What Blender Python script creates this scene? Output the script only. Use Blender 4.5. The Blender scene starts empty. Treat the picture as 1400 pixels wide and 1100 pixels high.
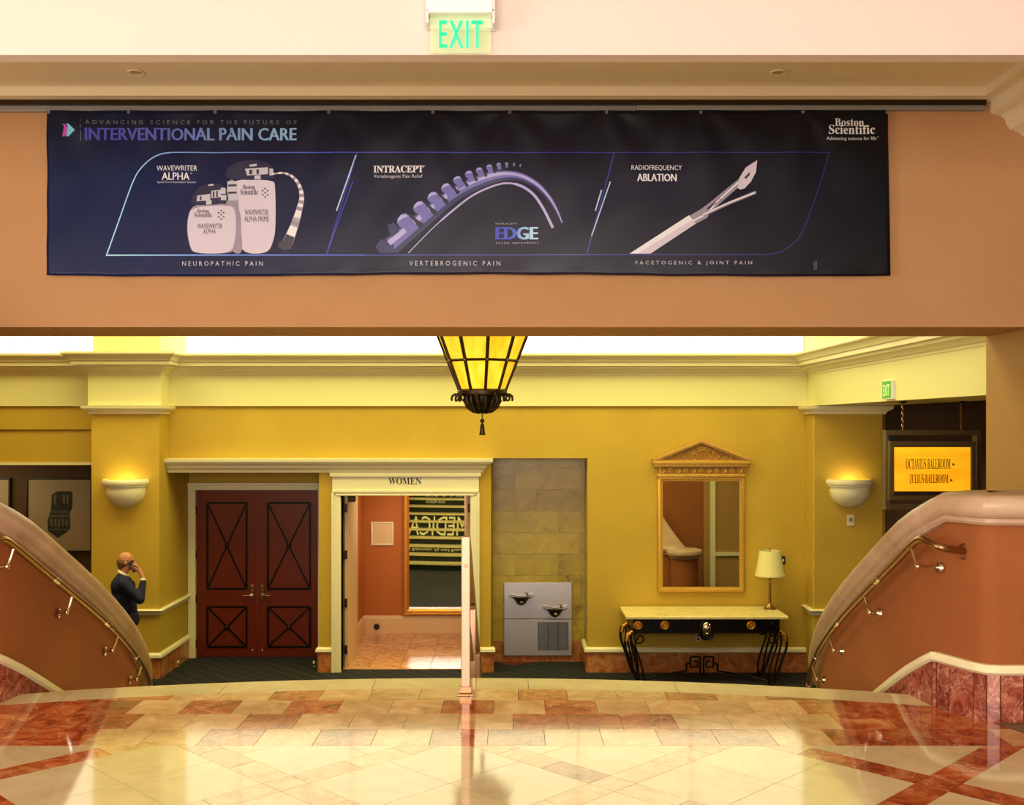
import bpy, bmesh, math, random
from mathutils import Vector, Matrix, noise
random.seed(7)
SC = bpy.context.scene
COL = SC.collection
PI = math.pi
def lin(c):
    c = c / 255.0
    return c / 12.92 if c <= 0.04045 else ((c + 0.055) / 1.055) ** 2.4
def C(r, g, b): return (lin(r), lin(g), lin(b), 1.0)

# ------------------------------------------------------------ camera, world, lights, exposure
F = 1450.0                                   # focal length in pixels of the 1400 wide frame
cam_d = bpy.data.cameras.new('camera'); cam = bpy.data.objects.new('camera', cam_d); COL.objects.link(cam)
cam_d.sensor_fit = 'HORIZONTAL'; cam_d.sensor_width = 36.0; cam_d.lens = 36.0 * F / 1400.0
cam_d.shift_y = 30.0 / 1400.0; cam_d.clip_end = 200
cam.location = (0, 0, 1.6); cam.rotation_euler = (PI / 2, 0, 0)
SC.camera = cam
W = bpy.data.worlds.new('world'); SC.world = W; W.use_nodes = True
W.node_tree.nodes['Background'].inputs[0].default_value = (1.0, 0.93, 0.84, 1)
W.node_tree.nodes['Background'].inputs[1].default_value = 0.35
SC.view_settings.view_transform = 'Standard'; SC.view_settings.look = 'None'
SC.view_settings.exposure = 0.0; SC.view_settings.gamma = 1.0; SC.view_settings.use_curve_mapping = False
SC.cycles.use_denoising = True
SC.cycles.max_bounces = 8; SC.cycles.caustics_reflective = False; SC.cycles.caustics_refractive = False
def area(name, loc, aim, sx, sy, power, col, spread=180):
    l = bpy.data.lights.new(name, 'AREA'); l.shape = 'RECTANGLE'; l.size = sx; l.size_y = sy
    l.energy = power; l.color = col; l.spread = math.radians(spread)
    o = bpy.data.objects.new(name, l); COL.objects.link(o); o.location = loc
    o.rotation_euler = (Vector(aim) - Vector(loc)).to_track_quat('-Z', 'Y').to_euler()
    return o
def point(name, loc, power, col, r=0.05):
    l = bpy.data.lights.new(name, 'POINT'); l.energy = power; l.color = col; l.shadow_soft_size = r
    o = bpy.data.objects.new(name, l); COL.objects.link(o); o.location = loc
    return o
# daylight through the landing's tall windows behind the camera, plus an added side fill
area('landing_window_light', (-0.5, -4.5, 2.2), (-0.3, 7, 2.4), 7, 3.2, 820, (1.0, 0.93, 0.88))
area('landing_side_fill', (-8.4, 1.0, 1.8), (1.5, 6.5, 4.0), 5, 2.6, 420, (1.0, 0.93, 0.86))  # added fill from the left, brightens the coffer ceiling and bulkhead
# luminous laylight over the lower hall
area('hall_laylight', (-1.8, 12.3, 5.35), (-1.8, 12.5, 0), 12, 3.2, 710, (1.0, 0.95, 0.40))
# light trough behind the hall crown and the lamps of the other rooms
area('side_corridor_light', (7.0, 12.5, 1.2), (7.0, 12.5, -2), 1.5, 1.5, 45, (1.0, 0.8, 0.5))
area('vestibule_ceiling_light', (-1.3, 16.2, 0.85), (-1.3, 16.3, -2), 1.4, 1.0, 34, (1.0, 0.84, 0.58))
area('left_room_light', (-8.0, 15.7, 0.9), (-7.5, 16.4, -1), 1.2, 0.5, 7, (1.0, 0.8, 0.5))

# ------------------------------------------------------------ materials
MATS = {}
def mat(name, col, rough=0.6, metal=0.0, col2=None, nscale=6.0, namt=0.5, bump=0.0, bscale=60.0, ior=1.5,
        emit=None, estr=0.0, stretch=None, rand=0.0, detail=4.0, coat=0.0):
    if name in MATS: return MATS[name]
    m = bpy.data.materials.new(name); m.use_nodes = True; MATS[name] = m
    nt = m.node_tree; N = nt.nodes; L = nt.links; b = N['Principled BSDF']
    b.inputs['Base Color'].default_value = col; b.inputs['Roughness'].default_value = rough
    b.inputs['Metallic'].default_value = metal; b.inputs['IOR'].default_value = ior
    if coat: b.inputs['Coat Weight'].default_value = coat; b.inputs['Coat Roughness'].default_value = 0.12
    tc = N.new('ShaderNodeTexCoord'); mp = N.new('ShaderNodeMapping'); L.new(tc.outputs['Object'], mp.inputs[0])
    if stretch: mp.inputs['Scale'].default_value = stretch
    if rand:
        oi = N.new('ShaderNodeObjectInfo'); mu = N.new('ShaderNodeMath'); mu.operation = 'MULTIPLY'; mu.inputs[1].default_value = 37.0
        L.new(oi.outputs['Random'], mu.inputs[0]); L.new(mu.outputs[0], mp.inputs['Location'])
    if col2:
        n = N.new('ShaderNodeTexNoise'); n.inputs['Scale'].default_value = nscale; n.inputs['Detail'].default_value = detail
        L.new(mp.outputs[0], n.inputs['Vector'])
        r = N.new('ShaderNodeValToRGB'); r.color_ramp.elements[0].position = 0.5 - namt / 2; r.color_ramp.elements[1].position = 0.5 + namt / 2
        r.color_ramp.elements[0].color = col; r.color_ramp.elements[1].color = col2
        L.new(n.outputs[0], r.inputs[0]); out = r.outputs[0]
        if rand:
            hs = N.new('ShaderNodeHueSaturation'); mr = N.new('ShaderNodeMapRange')
            mr.inputs['To Min'].default_value = 1.0 - rand; mr.inputs['To Max'].default_value = 1.0 + rand
            L.new(oi.outputs['Random'], mr.inputs['Value']); L.new(mr.outputs[0], hs.inputs['Value']); L.new(out, hs.inputs['Color']); out = hs.outputs[0]
        L.new(out, b.inputs['Base Color'])
        if emit is True:
            L.new(out, b.inputs['Emission Color']); b.inputs['Emission Strength'].default_value = estr
    if emit and emit is not True:
        b.inputs['Emission Color'].default_value = emit; b.inputs['Emission Strength'].default_value = estr
    if bump:
        n2 = N.new('ShaderNodeTexNoise'); n2.inputs['Scale'].default_value = bscale; n2.inputs['Detail'].default_value = 3
        L.new(mp.outputs[0], n2.inputs['Vector'])
        bp = N.new('ShaderNodeBump'); bp.inputs['Strength'].default_value = bump; bp.inputs['Distance'].default_value = 0.01
        L.new(n2.outputs[0], bp.inputs['Height']); L.new(bp.outputs[0], b.inputs['Normal'])
    return m
def marble(name, stops, scale=4.0, rough=0.08, vein=None, vscale=3.0, vwidth=0.02, rand=0.15, ior=1.5, distort=1.0, vstr=0.4):
    m = bpy.data.materials.new(name); m.use_nodes = True; MATS[name] = m
    nt = m.node_tree; N = nt.nodes; L = nt.links; b = N['Principled BSDF']
    b.inputs['Roughness'].default_value = rough; b.inputs['IOR'].default_value = ior
    tc = N.new('ShaderNodeTexCoord'); mp = N.new('ShaderNodeMapping'); L.new(tc.outputs['Object'], mp.inputs[0])
    oi = N.new('ShaderNodeObjectInfo'); mu = N.new('ShaderNodeMath'); mu.operation = 'MULTIPLY'; mu.inputs[1].default_value = 41.0
    L.new(oi.outputs['Random'], mu.inputs[0]); L.new(mu.outputs[0], mp.inputs['Location'])
    n = N.new('ShaderNodeTexNoise'); n.inputs['Scale'].default_value = scale; n.inputs['Detail'].default_value = 7
    n.inputs['Roughness'].default_value = 0.62; n.inputs['Distortion'].default_value = distort
    L.new(mp.outputs[0], n.inputs['Vector'])
    r = N.new('ShaderNodeValToRGB'); cr = r.color_ramp
    cr.elements[0].position, cr.elements[0].color = stops[0]; cr.elements[1].position, cr.elements[1].color = stops[-1]
    for p, c in stops[1:-1]:
        e = cr.elements.new(p); e.color = c
    L.new(n.outputs[0], r.inputs[0]); out = r.outputs[0]
    if vein:
        n2 = N.new('ShaderNodeTexNoise'); n2.inputs['Scale'].default_value = vscale; n2.inputs['Detail'].default_value = 5; n2.inputs['Distortion'].default_value = 2.0
        L.new(mp.outputs[0], n2.inputs['Vector'])
        s = N.new('ShaderNodeMath'); s.operation = 'SUBTRACT'; s.inputs[1].default_value = 0.5; L.new(n2.outputs[0], s.inputs[0])
        a = N.new('ShaderNodeMath'); a.operation = 'ABSOLUTE'; L.new(s.outputs[0], a.inputs[0])
        mr = N.new('ShaderNodeMapRange'); mr.inputs['From Min'].default_value = 0; mr.inputs['From Max'].default_value = vwidth
        mr.inputs['To Min'].default_value = vstr; mr.inputs['To Max'].default_value = 0.0; L.new(a.outputs[0], mr.inputs['Value'])
        mx = N.new('ShaderNodeMix'); mx.data_type = 'RGBA'; mx.inputs[7].default_value = vein
        L.new(mr.outputs[0], mx.inputs[0]); L.new(out, mx.inputs[6]); out = mx.outputs[2]
    hs = N.new('ShaderNodeHueSaturation'); mr2 = N.new('ShaderNodeMapRange')
    mr2.inputs['To Min'].default_value = 1.0 - rand; mr2.inputs['To Max'].default_value = 1.0 + rand
    L.new(oi.outputs['Random'], mr2.inputs['Value']); L.new(mr2.outputs[0], hs.inputs['Value']); L.new(out, hs.inputs['Color'])
    L.new(hs.outputs[0], b.inputs['Base Color'])
    return m
M_HALL = mat('ochre_wallcovering', C(196, 162, 50), 0.75, col2=C(186, 150, 42), nscale=1.3, bump=0.15, bscale=180)
M_STAIRW = mat('sienna_wallcovering', C(154, 86, 36), 0.8, col2=C(144, 78, 32), nscale=2.0, bump=0.2, bscale=220)
M_BEAM = mat('tan_wallcovering', C(186, 140, 94), 0.8, col2=C(180, 132, 86), nscale=1.5, bump=0.12, bscale=220)
M_PIER = mat('ochre_pier_paint', C(170, 128, 66), 0.8)
M_CREAM = mat('cream_trim_paint', C(232, 222, 178), 0.45)
M_FRIEZE = mat('pale_frieze_paint', C(228, 220, 156), 0.6)
M_CEIL = mat('tan_ceiling_paint', C(236, 222, 192), 0.85)
M_BULK = mat('white_bulkhead_paint', C(220, 204, 198), 0.85)
M_WHITE = mat('white_vault_plaster', C(245, 243, 232), 0.9)
M_DARKW = mat('dark_brown_wallcovering', C(92, 66, 34), 0.8)
M_SALMON = mat('terracotta_vestibule_paint', C(184, 104, 36), 0.7)
M_VCREAM = mat('vestibule_baseboard_paint', C(226, 196, 142), 0.5)
M_ROSSO = marble('red_brown_marble', [(0.30, C(104, 32, 16)), (0.45, C(156, 64, 30)), (0.58, C(184, 100, 56)), (0.72, C(208, 150, 100))], 5.5, 0.07, C(226, 196, 156), 3.2, 0.012, 0.2)
M_TAN = marble('tan_marble', [(0.3, C(176, 128, 82)), (0.5, C(206, 160, 112)), (0.7, C(224, 190, 150))], 5.0, 0.07, C(236, 214, 180), 3.0, 0.012, 0.12)
M_CREAMST = marble('cream_limestone', [(0.3, C(192, 172, 134)), (0.5, C(204, 186, 148)), (0.75, C(216, 200, 166))], 2.6, 0.07, None, rand=0.04)
M_BASEM = marble('breccia_base_marble', [(0.3, C(96, 34, 26)), (0.46, C(144, 70, 54)), (0.58, C(170, 98, 76)), (0.72, C(200, 148, 124))], 9, 0.15, C(222, 190, 170), 6, 0.02, 0.15, distort=1.6)
M_HBASE = marble('hall_base_marble', [(0.3, C(138, 74, 34)), (0.5, C(178, 108, 60)), (0.7, C(200, 140, 90))], 7, 0.2, C(214, 170, 120), 5, 0.012, 0.1)
M_TRAV = marble('travertine', [(0.28, C(126, 100, 22)), (0.42, C(172, 146, 38)), (0.55, C(184, 156, 44)), (0.75, C(198, 170, 56))], 4, 0.35, C(150, 120, 54), 2.0, 0.008, 0.08)
M_VFLOOR = marble('vestibule_floor_marble', [(0.3, C(180, 110, 70)), (0.5, C(208, 150, 102)), (0.7, C(226, 182, 140))], 8, 0.2, C(236, 210, 170), 5, 0.02, 0.1)
M_CAPST = marble('pinkish_cap_stone', [(0.3, C(176, 144, 116)), (0.5, C(190, 158, 130)), (0.7, C(202, 174, 148))], 3, 0.35, None, rand=0.0)
M_GROUT = mat('grout', C(120, 96, 70), 0.9)
M_TABLETOP = marble('cream_table_marble', [(0.3, C(212, 190, 120)), (0.5, C(228, 208, 140)), (0.75, C(238, 222, 160))], 6, 0.25, C(200, 172, 100), 5, 0.01, 0.0)
M_CHROME = mat('polished_nickel', C(214, 196, 176), 0.16, 1.0)
M_POST = mat('satin_copper_nickel', C(190, 150, 122), 0.38, 0.8)
M_BRASS = mat('antique_brass_rail', C(160, 124, 86), 0.28, 1.0)
M_STEEL = mat('brushed_steel', C(206, 200, 204), 0.38, 0.85, bump=0.05, bscale=30)
M_STEELD = mat('dark_bronze_steel', C(90, 84, 52), 0.22, 1.0)
M_IRON = mat('black_wrought_iron', C(26, 22, 18), 0.38, 0.7)
M_BRONZE = mat('dark_bronze', C(58, 44, 24), 0.4, 0.8)
M_GOLD = mat('gilded_wood', C(214, 168, 62), 0.42, 0.35, col2=C(190, 140, 44), nscale=30, bump=0.3, bscale=70)
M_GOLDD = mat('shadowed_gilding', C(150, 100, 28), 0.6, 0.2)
M_GOLD2 = mat('burnished_gold', C(214, 150, 52), 0.35, 0.6, bump=0.4, bscale=50)
M_MAHOG = mat('mahogany', C(116, 34, 4), 0.35, 0.0, col2=C(86, 22, 3), nscale=5, namt=0.6, stretch=(14, 14, 0.8), bump=0.04, bscale=60, coat=0.05)
M_MIRROR = mat('mirror_glass', C(232, 232, 226), 0.012, 1.0)
M_BLACK = mat('black_plastic', C(20, 20, 20), 0.4)
M_PLAST = mat('pale_ivory_plaster', C(236, 226, 188), 0.5)
M_IVORY = mat('ivory_plastic', C(222, 212, 180), 0.4)
M_WPLAST = mat('white_enamel', C(240, 238, 236), 0.35)
M_SHADE = mat('lamp_shade_fabric', C(232, 220, 150), 0.8, bump=0.1, bscale=200)
M_FRAMEBLK = mat('bronze_sign_frame', C(98, 82, 46), 0.4, 0.2)
M_SCREEN = mat('amber_backlit_panel', C(255, 196, 30), 0.4, col2=C(250, 160, 14), nscale=2.2, namt=0.5, stretch=(1, 1, 3.5), emit=True, estr=0.75)
M_SIGNTX = mat('brown_sign_ink', C(70, 40, 4), 0.6)
M_INK = mat('black_ink', C(24, 20, 12), 0.6)
M_AMBER = mat('amber_art_glass', C(255, 186, 10), 0.3, col2=C(255, 232, 70), nscale=7, namt=0.45, stretch=(1.6, 1.6, 0.5), emit=True, estr=0.72, rand=0.1)
M_COVEGLOW = mat('cove_glow', C(255, 255, 250), 0.6, emit=(1.0, 0.96, 0.80, 1), estr=1.25)  # emission added so the white cove above the crown glows
M_GREEN = mat('exit_green', C(60, 220, 140), 0.4, emit=C(70, 235, 160), estr=0.85)
M_GREEN2 = mat('exit_sign_green', C(70, 150, 40), 0.4, emit=C(70, 160, 40), estr=0.35)
M_EXW = mat('exit_letter_white', C(230, 250, 190), 0.4, emit=C(220, 250, 180), estr=0.5)
M_LENS = mat('frosted_lens', C(190, 166, 136), 0.4)
M_TRACK = mat('grey_track_metal', C(140, 136, 134), 0.4, 0.3)
M_PAPER = mat('picture_mat_board', C(178, 160, 118), 0.8)
M_PRINT = mat('dark_fragment_print', C(30, 32, 24), 0.7, col2=C(66, 66, 44), nscale=9, namt=0.3)
M_PRINT2 = mat('fragment_print_lines', C(110, 104, 66), 0.7)
M_DKFRAME = mat('dark_frame', C(40, 26, 14), 0.5)
M_SKIN = mat('skin', C(196, 134, 98), 0.5, col2=C(184, 120, 84), nscale=12)
M_HAIR = mat('grey_brown_hair', C(112, 84, 54), 0.8, bump=0.3, bscale=90)
M_SUIT = mat('navy_suit_cloth', C(9, 13, 52), 0.85, bump=0.1, bscale=200)
M_SHIRT = mat('white_shirt', C(236, 232, 220), 0.7)
M_SHOE = mat('black_leather', C(18, 14, 12), 0.3)
M_TREAD = marble('stair_tread_stone', [(0.3, C(214, 196, 130)), (0.5, C(226, 208, 150)), (0.75, C(234, 220, 170))], 3, 0.2, None, rand=0.03)
M_RISER = mat('dark_riser_vinyl', C(14, 22, 20), 0.5)
M_RTXT = mat('white_riser_print', C(236, 232, 190), 0.5)
M_DOORP = mat('painted_door', C(212, 178, 128), 0.45)

def carpet_mat():
    m = bpy.data.materials.new('patterned_carpet'); m.use_nodes = True; MATS['carpet'] = m
    nt = m.node_tree; N = nt.nodes; L = nt.links; b = N['Principled BSDF']; b.inputs['Roughness'].default_value = 0.95
    tc = N.new('ShaderNodeTexCoord'); mp = N.new('ShaderNodeMapping'); mp.inputs['Location'].default_value = (3.7, 1.9, 0); L.new(tc.outputs['Object'], mp.inputs[0])
    nd = N.new('ShaderNodeTexNoise'); nd.inputs['Scale'].default_value = 1.6; nd.inputs['Detail'].default_value = 3; L.new(mp.outputs[0], nd.inputs['Vector'])
    va = N.new('ShaderNodeVectorMath'); va.operation = 'MULTIPLY_ADD'; va.inputs[1].default_value = (0.8, 0.8, 0.8); L.new(nd.outputs['Color'], va.inputs[0]); L.new(mp.outputs[0], va.inputs[2])
    v = N.new('ShaderNodeTexVoronoi'); v.inputs['Scale'].default_value = 0.62; L.new(va.outputs[0], v.inputs['Vector'])
    r = N.new('ShaderNodeValToRGB'); r.color_ramp.interpolation = 'CONSTANT'
    r.color_ramp.elements[0].position = 0; r.color_ramp.elements[0].color = C(104, 20, 20)
    r.color_ramp.elements[1].position = 0.17; r.color_ramp.elements[1].color = C(8, 9, 14)
    L.new(v.outputs['Distance'], r.inputs[0])
    w = N.new('ShaderNodeTexWave'); w.inputs['Scale'].default_value = 2.4; w.inputs['Distortion'].default_value = 3; w.bands_direction = 'DIAGONAL'
    L.new(mp.outputs[0], w.inputs['Vector'])
    r2 = N.new('ShaderNodeValToRGB'); r2.color_ramp.elements[0].position = 0.93; r2.color_ramp.elements[0].color = (0, 0, 0, 1)
    r2.color_ramp.elements[1].position = 0.98; r2.color_ramp.elements[1].color = (0.3, 0.3, 0.3, 1); L.new(w.outputs[0], r2.inputs[0])
    n = N.new('ShaderNodeTexNoise'); n.inputs['Scale'].default_value = 90; L.new(mp.outputs[0], n.inputs['Vector'])
    mx = N.new('ShaderNodeMix'); mx.data_type = 'RGBA'; mx.inputs[7].default_value = C(78, 82, 66)
    L.new(r2.outputs[0], mx.inputs[0]); L.new(r.outputs[0], mx.inputs[6]); L.new(mx.outputs[2], b.inputs['Base Color'])
    bp = N.new('ShaderNodeBump'); bp.inputs['Strength'].default_value = 0.4; bp.inputs['Distance'].default_value = 0.01
    L.new(n.outputs[0], bp.inputs['Height']); L.new(bp.outputs[0], b.inputs['Normal'])
    return m
M_CARPET = carpet_mat()
def glass_mat(name, tint, fac):
    m = bpy.data.materials.new(name); m.use_nodes = True
    nt = m.node_tree; N = nt.nodes; L = nt.links; b = N['Principled BSDF']
    b.inputs['Base Color'].default_value = tint; b.inputs['Roughness'].default_value = 0.1
    t = N.new('ShaderNodeBsdfTransparent'); mx = N.new('ShaderNodeMixShader'); mx.inputs[0].default_value = fac
    L.new(t.outputs[0], mx.inputs[1]); L.new(b.outputs[0], mx.inputs[2]); L.new(mx.outputs[0], N['Material Output'].inputs[0])
    return m
M_ACRYL = glass_mat('clear_acrylic', C(220, 245, 190), 0.3)
def banner_mat():
    m = bpy.data.materials.new('navy_vinyl_print'); m.use_nodes = True
    nt = m.node_tree; N = nt.nodes; L = nt.links; b = N['Principled BSDF']; b.inputs['Roughness'].default_value = 0.36; b.inputs['Specular IOR Level'].default_value = 0.28
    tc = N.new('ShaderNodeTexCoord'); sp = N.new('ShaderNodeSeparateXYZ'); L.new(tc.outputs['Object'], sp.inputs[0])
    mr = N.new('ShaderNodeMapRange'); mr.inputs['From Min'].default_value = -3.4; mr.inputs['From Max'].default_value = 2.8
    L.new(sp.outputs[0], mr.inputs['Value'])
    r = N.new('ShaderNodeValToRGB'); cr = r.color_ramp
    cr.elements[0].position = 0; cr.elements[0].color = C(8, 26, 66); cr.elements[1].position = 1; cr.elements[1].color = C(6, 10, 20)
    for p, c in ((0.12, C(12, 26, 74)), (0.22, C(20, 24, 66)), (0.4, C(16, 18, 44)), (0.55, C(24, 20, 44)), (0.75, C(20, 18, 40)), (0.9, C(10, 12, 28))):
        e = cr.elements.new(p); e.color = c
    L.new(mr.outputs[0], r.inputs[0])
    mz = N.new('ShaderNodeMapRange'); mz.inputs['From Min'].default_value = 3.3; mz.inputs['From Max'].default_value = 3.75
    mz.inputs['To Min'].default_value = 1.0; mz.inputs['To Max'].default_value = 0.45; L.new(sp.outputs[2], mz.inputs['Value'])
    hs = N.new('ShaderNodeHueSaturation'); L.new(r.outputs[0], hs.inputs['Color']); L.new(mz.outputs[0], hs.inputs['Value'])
    L.new(hs.outputs[0], b.inputs['Base Color'])
    return m
M_BANNER = banner_mat()

# ------------------------------------------------------------ mesh helpers
class MB:
    def __init__(s): s.v = []; s.f = []
    def add(s, vs, fs):
        k = len(s.v); s.v += [tuple(p) for p in vs]; s.f += [tuple(i + k for i in f) for f in fs]; return s
    def box(s, x0, x1, y0, y1, z0, z1):
        return s.add([(x0, y0, z0), (x1, y0, z0), (x1, y1, z0), (x0, y1, z0), (x0, y0, z1), (x1, y0, z1), (x1, y1, z1), (x0, y1, z1)],
                     [(0, 3, 2, 1), (4, 5, 6, 7), (0, 1, 5, 4), (1, 2, 6, 5), (2, 3, 7, 6), (3, 0, 4, 7)])
    def prism(s, poly, a, b, axis='z'):
        n = len(poly)
        def P(p, h): return (p[0], p[1], h) if axis == 'z' else ((p[0], h, p[1]) if axis == 'y' else (h, p[0], p[1]))
        return s.add([P(p, a) for p in poly] + [P(p, b) for p in poly],
                     [tuple(range(n))[::-1], tuple(range(n, 2 * n))] + [(i, (i + 1) % n, n + (i + 1) % n, n + i) for i in range(n)])
    def flat(s, poly, y):     # facing -Y
        return s.add([(p[0], y(p[0], p[1]) if callable(y) else y, p[1]) for p in poly], [tuple(range(len(poly)))])
    def tube(s, pts, r, seg=8, closed=False, flatten=1.0):
        pts = [Vector(p) for p in pts]; n = len(pts); rs = r if isinstance(r, (list, tuple)) else [r] * n
        up = None; rings = []
        for i, p in enumerate(pts):
            if closed: t = pts[(i + 1) % n] - pts[i - 1]
            else: t = pts[min(i + 1, n - 1)] - pts[max(i - 1, 0)]
            if t.length < 1e-9: t = Vector((0, 0, 1))
            t.normalize()
            if up is None: up = Vector((0, 0, 1)) if abs(t.z) < 0.9 else Vector((0, 1, 0))
            a = t.cross(up)
            if a.length < 1e-6: a = t.orthogonal()
            a.normalize(); up = a.cross(t).normalized()
            rings.append([p + (a * math.cos(2 * PI * j / seg) + up * math.sin(2 * PI * j / seg) * flatten) * rs[i] for j in range(seg)])
        vs = [q for rg in rings for q in rg]; fs = []
        for i in range(n if closed else n - 1):
            i2 = (i + 1) % n
            for j in range(seg):
                j2 = (j + 1) % seg; fs.append((i * seg + j, i * seg + j2, i2 * seg + j2, i2 * seg + j))
        if not closed: fs += [tuple(range(seg))[::-1], tuple(range((n - 1) * seg, n * seg))]
        return s.add(vs, fs)
    def lathe(s, prof, c, seg=24, a0=0.0, a1=2 * PI, axis='z'):
        full = abs(a1 - a0 - 2 * PI) < 1e-6; k = seg if full else seg + 1; vs = []; fs = []
        for r, z in prof:
            for j in range(k):
                a = a0 + (a1 - a0) * j / seg
                x, y, w = r * math.cos(a), r * math.sin(a), z
                if axis == 'y': x, y, w = x, w, y
                if axis == 'x': x, y, w = w, x, y
                vs.append((c[0] + x, c[1] + y, c[2] + w))
        for i in range(len(prof) - 1):
            for j in range(seg):
                j2 = (j + 1) % k
                fs.append((i * k + j, i * k + j2, (i + 1) * k + j2, (i + 1) * k + j))
        return s.add(vs, fs)
    def ball(s, c, rx, ry=None, rz=None, seg=16, rot=None):
        ry = ry or rx; rz = rz or rx; n = seg // 2; vs = []; fs = []
        for i in range(n + 1):
            t = PI * i / n
            for j in range(seg):
                a = 2 * PI * j / seg
                p = Vector((rx * math.sin(t) * math.cos(a), ry * math.sin(t) * math.sin(a), rz * math.cos(t)))
                if rot: p = rot @ p
                vs.append((c[0] + p.x, c[1] + p.y, c[2] + p.z))
        for i in range(n):
            for j in range(seg):
                j2 = (j + 1) % seg; fs.append((i * seg + j, (i + 1) * seg + j, (i + 1) * seg + j2, i * seg + j2))
        return s.add(vs, fs)
    def sweep(s, path, prof, side=1, zoff=None, caps=True, closed=False):
        # path of (x, y); profile (d, z) closed polygon, d along the left normal times side
        n = len(path); vs = []; m = len(prof); nr = normals(path, side)
        for i in range(n):
            for d, z in prof: vs.append((path[i][0] + nr[i][0] * d, path[i][1] + nr[i][1] * d, z + (zoff[i] if zoff else 0)))
        fs = []
        for i in range(n - 1):
            for j in range(m):
                j2 = (j + 1) % m; fs.append((i * m + j, i * m + j2, (i + 1) * m + j2, (i + 1) * m + j))
        if caps: fs += [tuple(range(m)), tuple(range((n - 1) * m, n * m))]
        return s.add(vs, fs)
    def build(s, name, m, parent=None, smooth=None, bevel=0, label=None, merge=True, seg=2):
        me = bpy.data.meshes.new(name); me.from_pydata(s.v, [], s.f); me.validate()
        bm = bmesh.new(); bm.from_mesh(me)
        if merge: bmesh.ops.remove_doubles(bm, verts=bm.verts, dist=1e-5)
        bmesh.ops.recalc_face_normals(bm, faces=bm.faces); bm.to_mesh(me); bm.free()
        me.materials.append(m)
        if smooth:
            me.polygons.foreach_set('use_smooth', [True] * len(me.polygons)); me.set_sharp_from_angle(angle=math.radians(smooth))
        o = bpy.data.objects.new(name, me); COL.objects.link(o)
        if bevel:
            bv = o.modifiers.new('bevel', 'BEVEL'); bv.width = bevel; bv.segments = seg; bv.limit_method = 'ANGLE'; bv.angle_limit = math.radians(40)
        if parent: attach(o, parent)
        if label: o['label'] = label
        return o
def attach(o, parent):
    o.parent = parent
    o.matrix_parent_inverse = Matrix.Identity(4)
    bp = Vector((0, 0, 0)); q = parent
    while q: bp += q.location; q = q.parent
    o.location = o.location - bp
def normals(path, side=1):
    n = len(path); out = []
    for i in range(n):
        ds = []
        if i > 0: ds.append((path[i][0] - path[i - 1][0], path[i][1] - path[i - 1][1]))
        if i < n - 1: ds.append((path[i + 1][0] - path[i][0], path[i + 1][1] - path[i][1]))
        ns = []
        for dx, dy in ds:
            l = math.hypot(dx, dy); ns.append((-dy / l * side, dx / l * side))
        nx = sum(a[0] for a in ns) / len(ns); ny = sum(a[1] for a in ns) / len(ns)
        l2 = nx * nx + ny * ny; out.append((nx / l2, ny / l2))
    return out
def thing(name, label, cat, loc, group=None):
    o = bpy.data.objects.new(name, None); COL.objects.link(o); o.location = loc; o.empty_display_size = 0.1
    o['label'] = label; o['category'] = cat
    if group: o['group'] = group
    return o
def tag(o, label, cat, group=None):
    o['label'] = label; o['category'] = cat
    if group: o['group'] = group
    return o
def struct(o, label=None, cat=None):
    o['kind'] = 'structure'
    if label: o['label'] = label
    if cat: o['category'] = cat
    return o
def sroot(name, label, cat, loc=(0, 0, 0)):
    o = bpy.data.objects.new(name, None); COL.objects.link(o); o.location = loc; o.empty_display_size = 0.1
    return struct(o, label, cat)
def serif(t):
    r = ''
    for c in t:
        if 'A' <= c <= 'Z': r += chr(0x1D400 + ord(c) - 65)
        elif 'a' <= c <= 'z': r += chr(0x1D41A + ord(c) - 97)
        else: r += c
    return r
def text_geo(t, res=2, spacing=1.0):
    c = bpy.data.curves.new('t', 'FONT'); c.body = t; c.resolution_u = res; c.space_character = spacing
    o = bpy.data.objects.new('t', c); COL.objects.link(o)
    bpy.context.view_layer.update()
    me = o.evaluated_get(bpy.context.evaluated_depsgraph_get()).to_mesh()
    vs = [(v.co.x, v.co.y) for v in me.vertices]; fs = [tuple(p.vertices) for p in me.polygons]
    bpy.data.objects.remove(o); bpy.data.curves.remove(c)
    return vs, fs
def text(name, t, x0, x1, z0, z1, y, m, parent=None, bold=0, spacing=1.0, flipx=False, depth=0):
    """letters facing -Y fitted into x0..x1, z0..z1; y a number or a function of (x, z)"""
    vs, fs = text_geo(t, 2, spacing)
    xs = [v[0] for v in vs]; ys = [v[1] for v in vs]; a, b = min(xs), max(xs); c, d = min(ys), max(ys)
    V = []
    for u, v in vs:
        X = x0 + (x1 - x0) * (u - a) / (b - a); Z = z0 + (z1 - z0) * (v - c) / (d - c)
        V.append((X, y(X, Z) if callable(y) else y, Z))
    mb = MB().add(V, fs)
    if bold:
        for dx in (bold, -bold): mb.add([(p[0] + dx, p[1] - 0.0004, p[2]) for p in V], fs)
    return mb.build(name, m, parent, merge=False)

CX = -0.28
ZL = -1.85           # lower hall floor
def arc(x): return 6.68 - (x + 0.3) ** 2 / 18.0

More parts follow.
